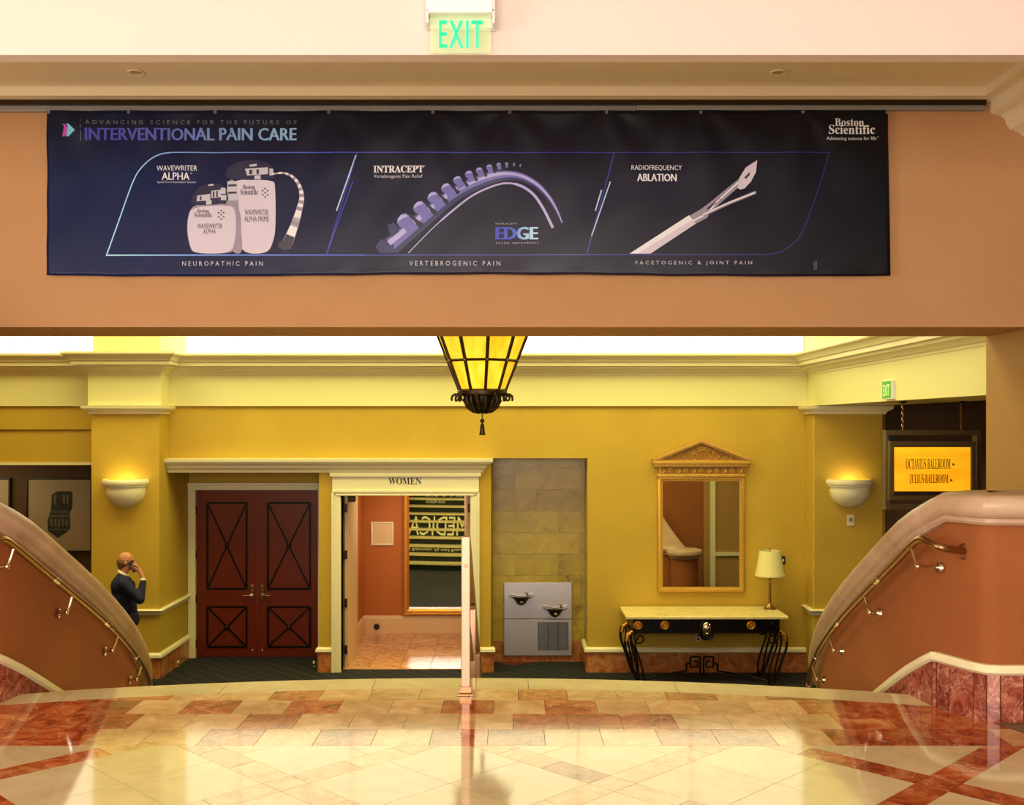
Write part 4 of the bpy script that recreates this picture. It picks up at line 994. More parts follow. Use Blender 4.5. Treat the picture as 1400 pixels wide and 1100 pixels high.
MB().box(qx(-60), qx(12), 16.45, 16.5, qz(753), qz(655)).build('mat_board', M_PAPER, pf2)
picture_frame(qx(-62), qx(14), qz(755), qz(653), .02, 16.5, [(0, 0), (0, .065), (.02, .07), (.03, .055), (.03, 0)], M_DKFRAME, pf2)

# ------------------------------------------------------------ little floor door stops
for X, Y, w in ((-4.76, 15.12, 'small metal door stop on the carpet beside the left pilaster'), (-2.82, 15.1, 'small metal door stop on the carpet by the right door jamb')):
    t = thing('door_stop', w, 'door stop', (X, Y, ZL), 'door stops in front of the double doors')
    MB().lathe([(0, 0), (.02, 0), (.02, .01), (.009, .015), (.009, .05), (0, .05)], (X, Y, ZL), 12).build('post', M_CHROME, t, smooth=40)
    MB().lathe([(0, .05), (.015, .05), (.017, .075), (.01, .085), (0, .085)], (X, Y, ZL), 12).build('rubber_tip', M_IVORY, t, smooth=40)

# ------------------------------------------------------------ handrails
def zrail(Y): return 4.19 - 0.5 * Y - 0.275
def side_rail(s, label):
    o = lambda y: CX + s * (hw(y) - 0.10)
    pts = []
    if True:
        pts += [(CX + s * 2.79, 5.86, 0.90), (CX + s * 2.70, 5.80, 0.915), (CX + s * 2.62, 5.76, 0.93), (CX + s * 2.58, 5.80, 0.945)]
        pts += [(CX + s * 2.555, 5.90, 0.965)]
    y = 6.02
    while y <= 9.55: pts.append((o(y), y, zrail(y))); y += 0.15
    t = thing('stair_handrail', label, 'handrail', (CX + s * 2.6, 7.5, 0.0), 'wall handrails of the stairs')
    MB().tube(crv(pts, 3), 0.021, 10).build('rail', M_BRASS, t, smooth=60)
    for j in range(int(3.4 / .85)):
        y = 6.55 + j * .85
        MB().tube([(o(y - .03), y - .03, zrail(y - .03)), (o(y + .03), y + .03, zrail(y + .03))], .0235, 10).build('coupling', M_CHROME, t, smooth=60)
    MB().lathe([(0, -.02), (.045, -.02), (.05, 0)], (CX + s * 2.785, 5.85, .90), 14, axis='y').build('end_flange', M_BRASS, t, smooth=40)
    for y in (6.0, 6.8, 7.65, 8.45, 9.25):
        xw = CX + s * (hw(y) if y > 6.4 else 2.70); z = zrail(y)
        b = MB().tube([(o(y), y, z - .015), (o(y) + s * .012, y, z - .06), (o(y) + s * .035, y, z - .115), (xw - s * .03, y, z - .125), (xw + s * 0.002, y, z - .125)], .0085, 7)
        b.ball((o(y) + s * .035, y, z - .118), .017, seg=10)
        b.lathe([(.0, -.01), (.03, -.01), (.034, .01)], (xw - s * .004, y, z - .125), 14, axis='x')
        b.build('bracket', M_CHROME, t, smooth=50, label='bright nickel wall bracket')
side_rail(1, 'brass wall handrail with nickel brackets on the right stair wall')
side_rail(-1, 'brass wall handrail with nickel brackets on the left stair wall')
cr = thing('centre_handrail', 'polished metal centre handrail going down from the landing edge', 'handrail', (CX, 6.3, 0))
X0 = (637 - 700) * 6.3 / F; X1 = (656.5 - 700) * 9.7 / F
def crp(Y): return X0 + (X1 - X0) * (Y - 6.3) / 3.4
w = .026
for Y, zb in ((6.3, 0.0), (7.45, -RS * 3), (8.55, -RS * 6), (9.65, -RS * 9)):
    x = crp(Y); zt = 0.935 if Y < 6.4 else 0.915 - .505 * (Y - 6.3) - .03
    MB().box(x - w, x + w, Y - .018, Y + .018, zb, zt).build('post', M_POST, cr, bevel=0.004)
    MB().box(x - .05, x + .05, Y - .06, Y + .06, zb, zb + .012).box(x - .036, x + .036, Y - .035, Y + .035, zb + .012, zb + .05).build('base_plate', M_BRASS, cr, bevel=0.003)
    if Y < 6.4:
        MB().lathe([(0, -.006), (.01, -.006), (.012, 0)], (x, Y - .018, .76), 10, axis='y').build('screw', M_BRASS, cr)
pts = [(crp(6.30), 6.315, .90), (crp(6.33), 6.335, .915)] + [(crp(y), y, .925 - .505 * (y - 6.3)) for y in (7, 8, 9, 9.75)]
V = []
for p in pts: V += [(p[0] - w, p[1], p[2] - .02), (p[0] + w, p[1], p[2] - .02), (p[0] + w, p[1], p[2] + .022), (p[0] - w, p[1], p[2] + .022)]
n = len(pts); MB().add(V, [(i * 4 + j, i * 4 + (j + 1) % 4, i * 4 + 4 + (j + 1) % 4, i * 4 + 4 + j) for i in range(n - 1) for j in range(4)] + [(0, 1, 2, 3), (4 * n - 4, 4 * n - 3, 4 * n - 2, 4 * n - 1)]).build('rail', M_BRASS, cr, bevel=0.004)
V = [(p[0] - w * .5, p[1], p[2] - .40 + dz) if q == 0 else (p[0] + w * .5, p[1], p[2] - .40 + dz) for p in pts[1:] for q, dz in ((0, -.012), (1, -.012), (1, .012), (0, .012))]
n -= 1; MB().add(V, [(i * 4 + j, i * 4 + (j + 1) % 4, i * 4 + 4 + (j + 1) % 4, i * 4 + 4 + j) for i in range(n - 1) for j in range(4)]).build('lower_rail', M_BRASS, cr)
# ------------------------------------------------------------ banner
YP = 7.655; SB = F / YP
def bX(p): return (p - 700) / SB
def bZ(p): return 1.6 - (p - 580) / SB
GR = [68, 177, 295, 450, 592, 697, 829, 958, 1097, 1212]
def by(x, z):
    """surface of the hanging vinyl: sagging folds fanning from the grommets"""
    zt = bZ(151); d = 0.0; h = zt - z
    for k, g in enumerate(GR):
        gx = bX(g); a = math.atan2(x - gx, h + 0.05); r = math.hypot(x - gx, h)
        d += 0.006 * math.cos(a * 7 + k * 1.7) * math.exp(-r * 1.9) * min(1, r * 6)
    d += 0.006 * noise.noise(Vector((x * 1.3 + z * 0.7, z * 0.8, 3.1))) + 0.003 * noise.noise(Vector((x * 4 - z * 3, z * 2.2, 7.7)))
    e = max(0, (z - bZ(362)) * -1) ; d += 0.05 * e * noise.noise(Vector((x * 7, 1.2, z * 9)))
    return YP - 0.012 - d
bn = thing('banner', 'wide navy vinyl banner with medical device artwork hung on the header wall', 'banner', (bX(641), YP, bZ(377)))
NX, NZ = 230, 46; V = []; Fc = []
for i in range(NX + 1):
    for j in range(NZ + 1):
        u, w_ = i / NX, j / NZ
        xl = 65.5 + (-0.5) * w_ + 1.2 * noise.noise(Vector((0, w_ * 4, 0))); xr = 1213 + 3.5 * w_
        x = bX(xl + (xr - xl) * u)
        sag = min(abs(x - bX(g)) for g in GR)
        zt = bZ(151.5 + 1.2 * min(1, sag * 3)); zb = bZ(376.5 + 1.3 * math.sin(u * 9) + 1.0 * noise.noise(Vector((x * 3, 0, 0))))
        z = zt + (zb - zt) * w_
        V.append((x, by(x, z), z))
for i in range(NX):
    for j in range(NZ):
        a = i * (NZ + 1) + j; Fc.append((a, a + NZ + 1, a + NZ + 2, a + 1))
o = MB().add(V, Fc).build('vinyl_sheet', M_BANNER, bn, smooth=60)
so = o.modifiers.new('solid', 'SOLIDIFY'); so.thickness = 0.002; so.offset = -1
for g in GR:
    MB().lathe([(.004, -.003), (.009, -.004), (.012, 0), (.009, .002)], (bX(g), by(bX(g), bZ(154)) - .003, bZ(154)), 12, axis='y').build('grommet', M_TRACK, bn, smooth=50)
def bmat(name, col): return mat('print_' + name, col, 0.35)
def gradmat(name, x0, x1, stops):
    m = bpy.data.materials.new('print_' + name); m.use_nodes = True
    nt = m.node_tree; N = nt.nodes; L = nt.links; b = N['Principled BSDF']; b.inputs['Roughness'].default_value = 0.35
    tc = N.new('ShaderNodeTexCoord'); sp = N.new('ShaderNodeSeparateXYZ'); L.new(tc.outputs['Object'], sp.inputs[0])
    mr = N.new('ShaderNodeMapRange'); mr.inputs['From Min'].default_value = x0; mr.inputs['From Max'].default_value = x1; L.new(sp.outputs[0], mr.inputs['Value'])
    r = N.new('ShaderNodeValToRGB'); cr_ = r.color_ramp
    cr_.elements[0].position, cr_.elements[0].color = stops[0]; cr_.elements[1].position, cr_.elements[1].color = stops[-1]
    for p, c in stops[1:-1]:
        e = cr_.elements.new(p); e.color = c
    L.new(mr.outputs[0], r.inputs[0]); L.new(r.outputs[0], b.inputs['Base Color'])
    return m
def printed(name, polys, m, layer=1, px=True, parent=None, label=None):
    if name in ('connector_art', 'lead_art') and layer in (3, 4, 6, 7) and (len(polys) < 16 or layer == 4) and len(polys) > 1:
        for q in polys: printed(name, [q], m, layer, px, parent, label)
        return
    bm = bmesh.new()
    for p in polys:
        q = [(bX(a), bZ(b)) for a, b in p] if px else p
        try: bm.faces.new([bm.verts.new((x, 0, z)) for x, z in q])
        except ValueError: pass
    X = [v.co.x for v in bm.verts]; Z = [v.co.z for v in bm.verts]
    bmesh.ops.triangulate(bm, faces=bm.faces[:])
    for axis, lo, hi in ((0, min(X), max(X)), (2, min(Z), max(Z))):
        g = math.floor(lo / .05) * .05 + .05
        while g < hi:
            co = [0, 0, 0]; no = [0, 0, 0]; co[axis] = g; no[axis] = 1
            bmesh.ops.bisect_plane(bm, geom=bm.verts[:] + bm.edges[:] + bm.faces[:], plane_co=co, plane_no=no); g += .05
    bm.verts.index_update()
    vs = [(v.co.x, by(v.co.x, v.co.z) - .0016 - .0007 * layer, v.co.z) for v in bm.verts]; fs = [tuple(v.index for v in f.verts) for f in bm.faces]
    bm.free()
    return MB().add(vs, fs).build(name, m, parent or bn, merge=False, label=label)
def btext(t, x0, x1, y0, y1, m, layer=2, bold=0, sp=1.0, shear=0):
    """x and y in photograph pixels of the banner plane; y0 top, y1 bottom"""
    vs, fs = text_geo(t, 2, sp); xs_ = [v[0] for v in vs]; ys_ = [v[1] for v in vs]; a, b = min(xs_), max(xs_); c, d = min(ys_), max(ys_)
    mb = MB()
    for dx in ((0,) if not bold else (0, bold, -bold)):
        P = []
        for u, v in vs:
            x = bX(x0 + (x1 - x0) * (u - a) / (b - a)) + dx; z = bZ(y1 + (y0 - y1) * (v - c) / (d - c)); P.append((x, by(x, z) - .0016 - .0007 * layer - abs(dx) * .05, z))
        mb.add(P, fs)
    return mb.build('lettering', m, bn, merge=False)
def stroke(pts, w):
    ws = w if isinstance(w, (list, tuple)) else [w] * len(pts); out = []
    L_ = []; R_ = []
    for i, p in enumerate(pts):
        a, b = pts[max(i - 1, 0)], pts[min(i + 1, len(pts) - 1)]; dx, dy = b[0] - a[0], b[1] - a[1]; l = math.hypot(dx, dy) or 1
        L_.append((p[0] - dy / l * ws[i] / 2, p[1] + dx / l * ws[i] / 2)); R_.append((p[0] + dy / l * ws[i] / 2, p[1] - dx / l * ws[i] / 2))
    for i in range(len(pts) - 1): out.append([L_[i], L_[i + 1], R_[i + 1], R_[i]])
    return out
def cr2(pts, n=6): return [(p.x, p.y) for p in crv([(a, b, 0) for a, b in pts], n)]
Z3 = lambda p: (60 + p[0] / 3.5, 140 + p[1] / 3.5)
Z4 = lambda p: (440 + p[0] / 3.5, 140 + p[1] / 3.5)
Z5 = lambda p: (820 + p[0] * .29286, 140 + p[1] * .29286)
P_WHITE = bmat('white', C(226, 226, 232)); P_GREY = bmat('grey', C(110, 108, 122)); P_LGREY = bmat('pale_grey', C(190, 188, 200))
P_LINE = gradmat('outline', bX(140), bX(1135), [(0, C(170, 226, 240)), (.12, C(120, 160, 236)), (.3, C(66, 84, 200)), (.6, C(44, 46, 150)), (1, C(34, 34, 120))])
P_HEAD = gradmat('headline', bX(118), bX(406), [(0, C(62, 66, 176)), (.35, C(82, 88, 190)), (1, C(140, 190, 232))])
P_EDGE = gradmat('edge_word', bX(678), bX(735), [(0, C(44, 50, 190)), (.45, C(56, 84, 214)), (.6, C(130, 180, 236)), (1, C(190, 226, 246))])
P_BODY = bmat('device_body', C(206, 196, 212)); P_BODY2 = bmat('device_side', C(150, 138, 158)); P_DARK = bmat('device_header', C(36, 34, 66)); P_DARK2 = bmat('dark_ink', C(52, 46, 62))
P_LAV = bmat('lavender', C(176, 170, 226)); P_LAV2 = bmat('mid_violet', C(108, 106, 180)); P_DV = bmat('deep_violet', C(36, 38, 92)); P_NAVY = bmat('navy_gap', C(12, 12, 34))
P_MAG = bmat('magenta', C(190, 60, 170)); P_CY = bmat('cyan', C(110, 200, 230)); P_BLUE = bmat('line_blue', C(52, 56, 176)); P_DASH = bmat('dash_light', C(176, 200, 236))
btext('ADVANCING SCIENCE FOR THE FUTURE OF', 118, 406, 165, 170.5, P_GREY, sp=1.7)
btext('INTERVENTIONAL PAIN CARE', 118, 405.5, 175.5, 192.5, P_HEAD, bold=.0035)
printed('divider_line', [[(111, 164), (112, 164), (112, 193), (111, 193)]], P_GREY)
printed('chevron_mark', [[(86, 170), (89.5, 170), (97, 178), (89.5, 187), (86, 187), (93, 178)]], P_MAG)
printed('chevron_mark', [[(91.5, 170), (95, 170), (104, 178.5), (95, 187), (91.5, 187), (99, 178.5)]], P_CY, 2)
# glowing outline
left = cr2([Z3(p) for p in ((370, 545), (400, 460), (430, 380), (460, 325), (510, 275), (560, 250), (610, 242))], 5)
right = cr2([Z5(p) for p in ((1070, 235), (1020, 400), (970, 540), (935, 620), (900, 660), (850, 695), (790, 710))], 5)
printed('outline_frame', stroke([(1132.5, 208.8), (900, 209), (600, 209), (234, 209)], 1.3) + stroke([Z3((303, 732)), Z3((370, 545))] + left, 1.6) + stroke(right, 1.2)
        + stroke([Z3((300, 732)), (300, 349), (500, 349)], 1.9) + stroke([(500, 349), (800, 348.5), (1051, 348)], 1.3), P_LINE)
printed('outline_frame', stroke([Z4((170, 245)), Z4((25, 725))], 1.2) + stroke([Z4((1398, 245)), Z4((1268, 725))], 1.2) + stroke([Z4((150, 380)), Z4((25, 725))], 1.4), P_BLUE)
printed('light_dash', stroke([Z4((165, 255)), Z4((72, 520))], 1.8), P_DASH)
printed('light_dash', stroke([Z4((1380, 380)), Z4((1290, 640))], 1.6), P_DASH)
printed('light_dash', stroke([Z4((1338, 420)), Z4((1308, 520))], 1.8), P_DASH)
btext('WAVEWRITER', 215, 270.5, 227, 234, P_WHITE); btext('ALPHA', 222.5, 260, 236.5, 246.5, P_WHITE, bold=.001); btext('Spinal Cord Stimulator System', 216, 269, 248, 251.8, P_LGREY)
btext('TM', 260.8, 263.5, 237, 238.6, P_WHITE); btext('TM', 579.5, 582, 227, 228.4, P_WHITE)
btext(serif('INTRACEPT'), 511, 579, 227, 236.5, P_WHITE, bold=.001); btext('Vertebrogenic Pain Relief', 511, 578, 239, 245, P_LGREY)
btext('RADIOFREQUENCY', 863, 932, 226.4, 234, P_WHITE); btext('ABLATION', 871, 924.5, 238, 248.2, P_WHITE, bold=.002)
btext(serif('Boston'), 1140.5, 1180.5, 162.5, 173, P_WHITE); btext(serif('Scientific'), 1132, 1195, 171.5, 184, P_WHITE); btext('Advancing science for life', 1129, 1197, 187.5, 193.5, P_WHITE)
btext('TM', 1197.6, 1200.3, 187.5, 189, P_WHITE)
btext('NEUROPATHIC PAIN', 250, 360, 357.5, 363.5, P_LGREY, sp=1.6); btext('VERTEBROGENIC PAIN', 560, 684, 357, 363.3, P_LGREY, sp=1.6); btext('FACETOGENIC & JOINT PAIN', 868.5, 1027.5, 357, 363.3, P_LGREY, sp=1.6)
btext('EDGE', 678.5, 734.5, 310.6, 327.8, P_EDGE, bold=.007); btext('INTRACEPT', 677.7, 707, 305, 307.2, P_LGREY, sp=1.5); btext('ACCESS INSTRUMENTS', 677.7, 735.7, 331.3, 333.6, P_LGREY, sp=1.5)
for k in range(3):
    printed('small_mark', stroke([(1114 + 2 * math.cos(a), 359 + k * 4 + 1.5 * math.sin(a)) for a in [2 * PI * i / 10 for i in range(11)]], .8), P_GREY)
# stimulator devices
def rnd(pts):
    for _ in range(3):
        out = []; n = len(pts)
        for i in range(n):
            a, b = pts[i], pts[(i + 1) % n]
            out += [(a[0] * .75 + b[0] * .25, a[1] * .75 + b[1] * .25), (a[0] * .25 + b[0] * .75, a[1] * .25 + b[1] * .75)]
        pts = out
    return pts
printed('device_art', [[Z3(p) for p in rnd(((872, 370), (1100, 372), (1110, 400), (1112, 600), (1100, 670), (1072, 725), (955, 725), (925, 640), (880, 500)))]], P_BODY, 1)
printed('device_art', [[Z3(p) for p in rnd(((872, 372), (928, 372), (938, 560), (960, 725), (905, 725), (880, 640)))]], P_BODY2, 2)
printed('device_header', [[Z3(p) for p in rnd(((870, 372), (876, 325), (900, 300), (950, 282), (1010, 275), (1060, 285), (1092, 305), (1103, 340), (1104, 374)))]], P_DARK, 2)
printed('connector_art', [[Z3(p) for p in q] for q in (((965, 320), (1075, 312), (1075, 345), (975, 352)), ((1082, 318), (1100, 320), (1100, 350), (1082, 352)), ((985, 300), (1020, 295), (1022, 306), (988, 310)), ((880, 380), (930, 378), (932, 470), (885, 472)), ((1010, 352), (1040, 350), (1040, 370), (1010, 370)))], P_LGREY, 3)
printed('connector_art', [[Z3(p) for p in q] for q in (((985, 325), (1000, 324), (1000, 346), (985, 347)), ((1020, 323), (1032, 322), (1032, 344), (1020, 345)), ((885, 395), (925, 393), (925, 403), (885, 405)), ((885, 430), (925, 428), (925, 438), (885, 440)))], P_DARK2, 4)
printed('device_art', [[Z3(p) for p in rnd(((710, 500), (760, 488), (900, 486), (935, 505), (948, 560), (945, 640), (925, 700), (890, 725), (720, 725), (700, 690), (688, 620), (690, 560)))]], P_BODY2, 4)
printed('device_art', [[Z3(p) for p in rnd(((712, 502), (900, 492), (920, 520), (924, 590), (918, 660), (900, 725), (722, 725), (702, 685), (691, 620), (694, 550)))]], P_BODY, 5)
printed('device_header', [[Z3(p) for p in rnd(((703, 498), (712, 455), (735, 415), (775, 393), (825, 387), (865, 400), (880, 430), (890, 488)))]], P_DARK, 5)
printed('connector_art', [[Z3(p) for p in q] for q in (((738, 448), (800, 440), (800, 470), (735, 476)), ((805, 425), (850, 420), (850, 455), (805, 460)), ((850, 410), (872, 412), (872, 440), (850, 440)), ((850, 445), (876, 445), (876, 470), (850, 470)), ((790, 395), (815, 392), (815, 400), (790, 402)), ((780, 470), (806, 470), (806, 490), (780, 492)))], P_LGREY, 6)
printed('connector_art', [[Z3(p) for p in q] for q in (((812, 428), (820, 427), (820, 455), (812, 456)), ((828, 427), (836, 426), (836, 454), (828, 455)), ((750, 452), (758, 451), (758, 470), (750, 471)))], P_DARK2, 7)
btext(serif('Boston'), *[60 + x / 3.5 for x in (738, 792)], 140 + 512 / 3.5, 140 + 530 / 3.5, P_DARK2, 7); btext(serif('Scientific'), *[60 + x / 3.5 for x in (724, 808)], 140 + 528 / 3.5, 140 + 552 / 3.5, P_DARK2, 7)
btext('WAVEWRITER', *[60 + x / 3.5 for x in (738, 858)], 140 + 582 / 3.5, 140 + 606 / 3.5, P_DARK2, 7); btext('ALPHA', *[60 + x / 3.5 for x in (766, 826)], 140 + 608 / 3.5, 140 + 630 / 3.5, P_DARK2, 7)
btext(serif('Boston'), *[60 + x / 3.5 for x in (956, 1012)], 140 + 397 / 3.5, 140 + 417 / 3.5, P_DARK2, 4); btext(serif('Scientific'), *[60 + x / 3.5 for x in (944, 1028)], 140 + 418 / 3.5, 140 + 444 / 3.5, P_DARK2, 4)
btext('WAVEWRITER', *[60 + x / 3.5 for x in (964, 1078)], 140 + 515 / 3.5, 140 + 542 / 3.5, P_DARK2, 4); btext('ALPHA PRIME', *[60 + x / 3.5 for x in (962, 1080)], 140 + 547 / 3.5, 140 + 572 / 3.5, P_DARK2, 4)
for (x, y, l) in ((852, 540, 7), (1062, 435, 4)):
    printed('connector_art', [[Z3((x + a * 12 - 4, y + b * 10 - 3)), Z3((x + a * 12 + 4, y + b * 10 - 3)), Z3((x + a * 12 + 4, y + b * 10 + 3)), Z3((x + a * 12 - 4, y + b * 10 + 3))] for a, b in ((-1, -1), (1, -1), (0, 0), (-1, 1), (1, 1), (0, -2), (0, 2))], P_DARK2, l)
lead = cr2([Z3(p) for p in ((1095, 345), (1150, 340), (1195, 360), (1225, 402), (1236, 455), (1225, 510), (1208, 570), (1186, 630), (1160, 690))], 7)
nl = len(lead); wl_ = [(8 + 46 * (i / (nl - 1)) ** 1.6) / 3.5 for i in range(nl)]
printed('lead_art', stroke(lead, wl_), P_BODY2, 3)
segs = stroke(lead, [w * .9 for w in wl_]); printed('lead_art', [q for i, q in enumerate(segs) if (i // 2) % 2 == 0 and i < nl - 12] + segs[nl - 19:nl - 15] + segs[nl - 13:nl - 7], P_WHITE, 4)
printed('lead_art', segs[-6:] + [[Z3((1158 + 34 * math.cos(a), 684 + 24 * math.sin(a))) for a in [2 * PI * i / 20 for i in range(20)]]], P_DARK2, 5)
# curved instrument
tube_c = cr2([Z4(p) for p in ((330, 690), (420, 615), (520, 530), (620, 450), (720, 395), (810, 362), (890, 350), (960, 360), (1030, 398), (1085, 455), (1125, 520), (1150, 580))], 6)
nt_ = len(tube_c); wt = [(92 - 84 * (i / (nt_ - 1)) ** 1.1) / 3.5 for i in range(nt_)]
printed('instrument_art', stroke(tube_c, wt), P_DV, 1)
printed('instrument_art', stroke([(p[0], p[1] - w * .10) for p, w in zip(tube_c, wt)], [w * .62 for w in wt]), P_LAV2, 2)
printed('instrument_art', stroke([(p[0] - w * .08, p[1] - w * .16) for p, w in zip(tube_c, wt)], [w * .28 for w in wt]), P_LAV, 3)
printed('instrument_art', stroke(cr2([Z4(p) for p in ((415, 722), (520, 615), (620, 525), (720, 448), (820, 402), (890, 388), (955, 402), (1015, 445), (1062, 515), (1105, 602))], 5), [1.2] * 8 + [2.4] * 20 + [3.6] * 18), P_LAV, 3)
printed('instrument_art', [[Z4(p) for p in ((258, 690), (285, 655), (365, 690), (350, 722), (280, 722))], [Z4(p) for p in ((315, 590), (345, 575), (372, 604), (360, 660), (330, 640))]], P_DV, 2)
ribs = [(405, 575, 62), (478, 512, 56), (542, 463, 50), (603, 418, 44), (655, 380, 38), (708, 352, 34), (757, 334, 30), (804, 318, 26), (848, 306, 20), (885, 300, 15), (920, 299, 10), (950, 303, 8)]
for i, (x, y, r) in enumerate(ribs):
    nx_, ny_ = (ribs[i + 1][0] - x, ribs[i + 1][1] - y) if i < len(ribs) - 1 else (30, 4)
    l = math.hypot(nx_, ny_); tx, ty = nx_ / l, ny_ / l; ox, oy = ty, -tx
    def RP(a, b): return Z4((x + tx * a * r + ox * b * r, y + ty * a * r + oy * b * r))
    printed('rib_art', [[RP(-.55, -.9), RP(.42, -.9), RP(.38, -.2), RP(.50, .25), RP(.42, .55), RP(.1, .72), RP(-.3, .66), RP(-.58, .45), RP(-.62, .1), RP(-.42, -.3)]], P_LAV2, 4)
    printed('rib_art', [[RP(.42, .25), RP(.36, .52), RP(.05, .68), RP(-.28, .62), RP(-.50, .42), RP(-.1, .42)]], P_LAV, 5)
    if i < 9:
        printed('gap_art', [[RP(.46, -.9), RP(.62, -1.15), RP(.95, -.95), RP(.82, -.6), RP(.72, -.1), RP(.66, .3), RP(.54, .3), RP(.52, -.3)]], P_NAVY, 6)
# ablation probe
printed('probe_art', [[Z5(p) for p in ((138, 707), (235, 707), (447, 567), (415, 528))]], P_BODY, 2)
printed('probe_art', [[Z5(p) for p in ((138, 707), (175, 707), (432, 548), (415, 528))]], P_WHITE, 3)
printed('probe_art', [[Z5(p) for p in ((418, 530), (447, 567), (500, 540), (512, 515), (640, 402), (655, 352), (500, 478), (470, 500))]], P_BODY2, 2)
printed('probe_art', stroke([Z5((432, 555)), Z5((500, 520)), Z5((545, 465)), Z5((645, 375))], 2.0), P_WHITE, 3)
printed('probe_art', stroke([Z5((500, 500)), Z5((560, 452))], 3.4), P_DARK2, 3)
printed('probe_art', [[Z5(p) for p in ((640, 400), (652, 350), (680, 305), (733, 271), (728, 325), (705, 370), (675, 402), (655, 408))]], P_BODY, 4)
printed('probe_art', [[Z5(p) for p in ((672, 352), (700, 325), (698, 340), (682, 358))]], P_DARK2, 5)
printed('probe_art', stroke([Z5((480, 528)), Z5((600, 472)), Z5((728, 420))], 4.2), P_BODY2, 4)
printed('probe_art', stroke([Z5((480, 526)), Z5((600, 470)), Z5((722, 422))], 1.8), P_WHITE, 5)

# ------------------------------------------------------------ man on the phone
BX, BY = -5.0, 13.72; FA = math.radians(22)
def PP(f, r, h): return Vector((BX + f * math.cos(FA) + r * math.sin(FA), BY + f * math.sin(FA) - r * math.cos(FA), ZL + h))
RT = Matrix.Rotation(FA, 3, 'Z')
def cap(mb, a, b, ra, rb=None, seg=12):
    rb = rb or ra; A, B = PP(*a), PP(*b); d = B - A; n = 3
    mb.tube([A + d * (i / n) for i in range(n + 1)], [ra + (rb - ra) * i / n for i in range(n + 1)], seg); mb.ball(A, ra, seg=seg); mb.ball(B, rb, seg=seg)
def ell(mb, c, rf, rr, rh, seg=16, tilt=0): mb.ball(PP(*c), rf, rr, rh, seg, RT @ Matrix.Rotation(tilt, 3, 'Y'))
def remesh(mb, name, m, parent, vox, hem=None, sm=6, label=None):
    o = mb.build('tmp', m, merge=False)
    r = o.modifiers.new('r', 'REMESH'); r.mode = 'VOXEL'; r.voxel_size = vox
    s_ = o.modifiers.new('s', 'SMOOTH'); s_.iterations = sm; s_.factor = 0.5
    bpy.context.view_layer.update()
    me = bpy.data.meshes.new_from_object(o.evaluated_get(bpy.context.evaluated_depsgraph_get()))
    bpy.data.objects.remove(o)
    if hem is not None:
        bm = bmesh.new(); bm.from_mesh(me); g = bmesh.ops.bisect_plane(bm, geom=bm.verts[:] + bm.edges[:] + bm.faces[:], plane_co=(0, 0, ZL + hem), plane_no=(0, 0, -1), clear_outer=True)
        ed = [e for e in bm.edges if e.is_boundary]; bmesh.ops.holes_fill(bm, edges=ed); bm.to_mesh(me); bm.free()
    me.materials.clear(); me.materials.append(m); me.polygons.foreach_set('use_smooth', [True] * len(me.polygons))
    me.name = name; q = bpy.data.objects.new(name, me); COL.objects.link(q)
    if parent: attach(q, parent)
    return q
b = MB()
ell(b, (0.0, 0, 1.705), .100, .077, .098); ell(b, (0.035, 0, 1.64), .066, .058, .085); ell(b, (0.065, 0, 1.592), .028, .026, .022)
ell(b, (0.095, 0, 1.70), .012, .045, .012); cap(b, (0.098, 0, 1.69), (0.122, 0, 1.655), .008, .013, 8)
ell(b, (0.093, 0, 1.618), .012, .024, .007); ell(b, (0.091, 0, 1.606), .012, .020, .006)
for r in (-1, 1): ell(b, (-0.005, r * .079, 1.665), .018, .008, .032, 10)
cap(b, (-0.035, 0, 1.47), (-0.01, 0, 1.61), .062, .056)
ell(b, (-.03, 0, 1.32), .10, .17, .20); ell(b, (0.02, 0, 1.08), .10, .15, .16); ell(b, (.03, 0, .97), .10, .15, .10)
for r in (-1, 1):
    cap(b, (-.03, r * .17, 1.44), (-.02, r * .19, 1.42), .05)
    cap(b, (.02, r * .09, .93), (.03, r * .10, .50), .075, .05); cap(b, (.03, r * .10, .50), (0, r * .11, .09), .048, .034); cap(b, (0, r * .11, .05), (.12, r * .12, .04), .034, .028)
cap(b, (-.02, .20, 1.42), (.17, .25, 1.20), .042, .035); cap(b, (.17, .25, 1.20), (.215, .16, 1.46), .034, .025)      # right arm raised
cap(b, (-.02, -.20, 1.42), (-.02, -.25, 1.12), .042, .035); cap(b, (-.02, -.25, 1.12), (.06, -.25, .88), .034, .025)  # left arm down
def hand(b, palm, wrist, fingers, thumb, t=.009):
    cap(b, wrist, palm, .024, .030, 10)
    for chain in fingers:
        for k in range(len(chain) - 1): cap(b, chain[k], chain[k + 1], t if k == 0 else t * .9, t * .85, 8)
    for k in range(len(thumb) - 1): cap(b, thumb[k], thumb[k + 1], t * 1.15, t, 8)
# right hand wrapped over the outer face of the phone
hand(b, (.165, .125, 1.575), (.212, .16, 1.465),
     [[(.17, .135, 1.60), (.135, .142, 1.65), (.09, .125, 1.675)], [(.165, .14, 1.59), (.12, .145, 1.635), (.075, .126, 1.655)],
      [(.155, .14, 1.575), (.11, .143, 1.61), (.068, .124, 1.628)], [(.15, .137, 1.56), (.11, .136, 1.585), (.075, .121, 1.60)]],
     [(.18, .11, 1.57), (.165, .085, 1.60), (.125, .082, 1.625)])
hand(b, (.065, -.25, .80), (.06, -.25, .88),
     [[(.085, -.25, .77), (.095, -.245, .72), (.085, -.24, .685)], [(.07, -.25, .765), (.075, -.245, .71), (.065, -.24, .675)],
      [(.052, -.25, .765), (.055, -.245, .715), (.048, -.24, .685)], [(.038, -.25, .77), (.038, -.246, .73), (.035, -.242, .70)]],
     [(.09, -.24, .82), (.105, -.225, .79), (.10, -.22, .76)])
man = remesh(b, 'person', M_SKIN, None, .0065, sm=4)
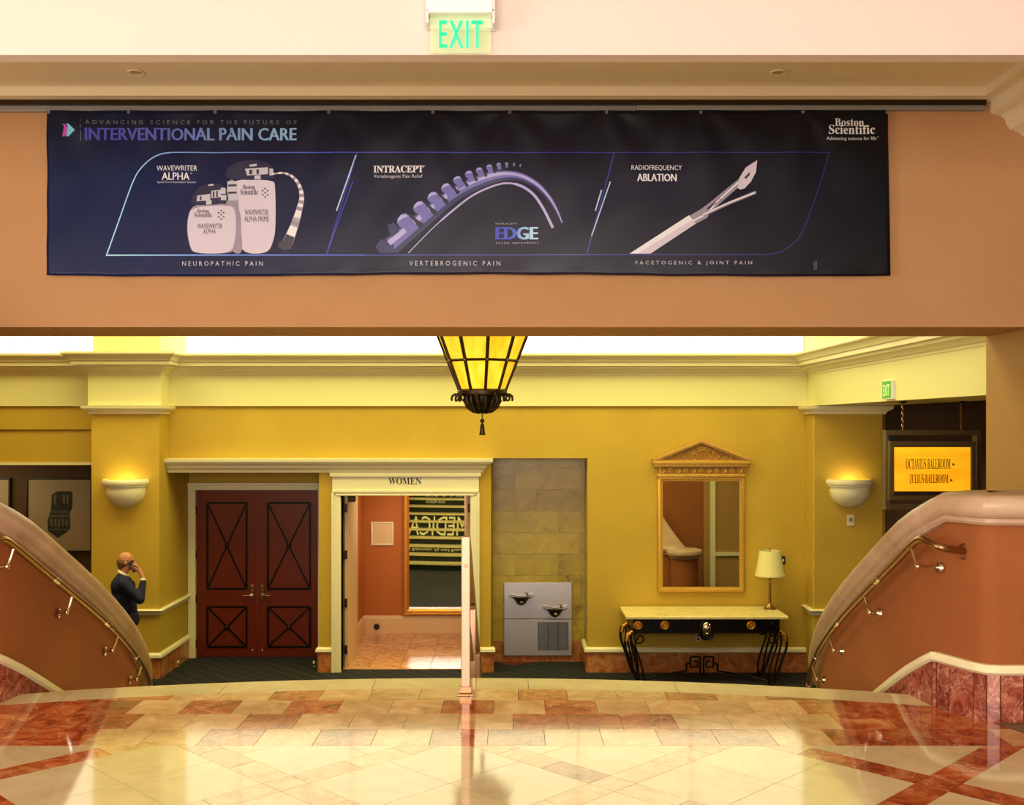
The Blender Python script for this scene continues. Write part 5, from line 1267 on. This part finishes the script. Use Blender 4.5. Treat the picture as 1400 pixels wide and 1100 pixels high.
tag(man, 'balding man in navy suit with back turned, phone held at his ear, beside left pilaster', 'person')
j = MB()
ell(j, (-.04, 0, 1.36), .145, .205, .155); ell(j, (-.035, 0, 1.22), .145, .19, .20); ell(j, (.0, 0, 1.08), .14, .18, .18); ell(j, (.02, 0, .93), .155, .19, .16)
ell(j, (-.04, 0, 1.455), .09, .13, .055); ell(j, (-.045, 0, 1.495), .07, .085, .035)
for r in (-1, 1): cap(j, (-.04, r * .10, 1.455), (-.03, r * .185, 1.425), .055, .065)
cap(j, (-.03, .20, 1.42), (.165, .25, 1.215), .075, .062, 14); cap(j, (.165, .25, 1.215), (.207, .172, 1.425), .058, .043, 14)
cap(j, (-.03, -.20, 1.42), (-.025, -.26, 1.12), .075, .06, 14); cap(j, (-.025, -.26, 1.12), (.055, -.255, .90), .056, .045, 14)
for r in (-1, 1): cap(j, (.10, r * .05, 1.40), (.13, r * .03, 1.0), .02, .02, 8)
jk = remesh(j, 'jacket', M_SUIT, man, .011, hem=.86, sm=5)
t = MB(); ell(t, (.02, 0, .93), .125, .165, .14)
for r in (-1, 1): cap(t, (.02, r * .085, .90), (.035, r * .10, .50), .10, .078, 14); cap(t, (.035, r * .10, .50), (.0, r * .11, .10), .076, .062, 14)
remesh(t, 'trousers', M_SUIT, man, .011, hem=.055, sm=5)
for r in (-1, 1):
    s_ = MB(); cap(s_, (-.03, r * .11, .045), (.14, r * .125, .035), .045, .036, 12); ell(s_, (.06, r * .12, .03), .13, .046, .03)
    remesh(s_, 'shoe', M_SHOE, man, .008, hem=.001, sm=3)
c = MB(); pts = [PP(-.028 + .060 * math.cos(a), .060 * math.sin(a), 1.528 - .035 * math.cos(a)) for a in [2 * PI * i / 20 for i in range(20)]]
c.tube(pts, .011, 8, closed=True, flatten=1.6).build('shirt_collar', M_SHIRT, man, smooth=60)
MB().tube([PP(.205, .170, 1.43), PP(.213, .160, 1.468)], [.036, .034], 14).build('shirt_cuff', M_SHIRT, man, smooth=50)
h = MB(); ell(h, (-.028, 0, 1.672), .083, .084, .075); ell(h, (-.045, 0, 1.62), .055, .06, .045); ell(h, (-.005, 0, 1.695), .075, .082, .034)
remesh(h, 'hair', M_HAIR, man, .007, sm=2)
for r in (-1, 1): e = MB(); ell(e, (.088, r * .032, 1.685), .009, .012, .007, 10); e.build('eye', M_BLACK, man, smooth=60)
ph = MB(); A = PP(.045, .104, 1.685); B_ = PP(.125, .112, 1.56)
d = (B_ - A); u = d.normalized(); rr = Vector((math.sin(FA), -math.cos(FA), 0)); ww = u.cross(rr).normalized() * .036; tt = rr * .005
V = [A - ww - tt, A + ww - tt, B_ + ww - tt, B_ - ww - tt, A - ww + tt, A + ww + tt, B_ + ww + tt, B_ - ww + tt]
pb = ph.add(V, [(0, 3, 2, 1), (4, 5, 6, 7), (0, 1, 5, 4), (1, 2, 6, 5), (2, 3, 7, 6), (3, 0, 4, 7)]).build('mobile_phone', M_BLACK, None, bevel=.003)
tag(pb, 'dark mobile phone held to the ear of the man in the navy suit', 'phone')
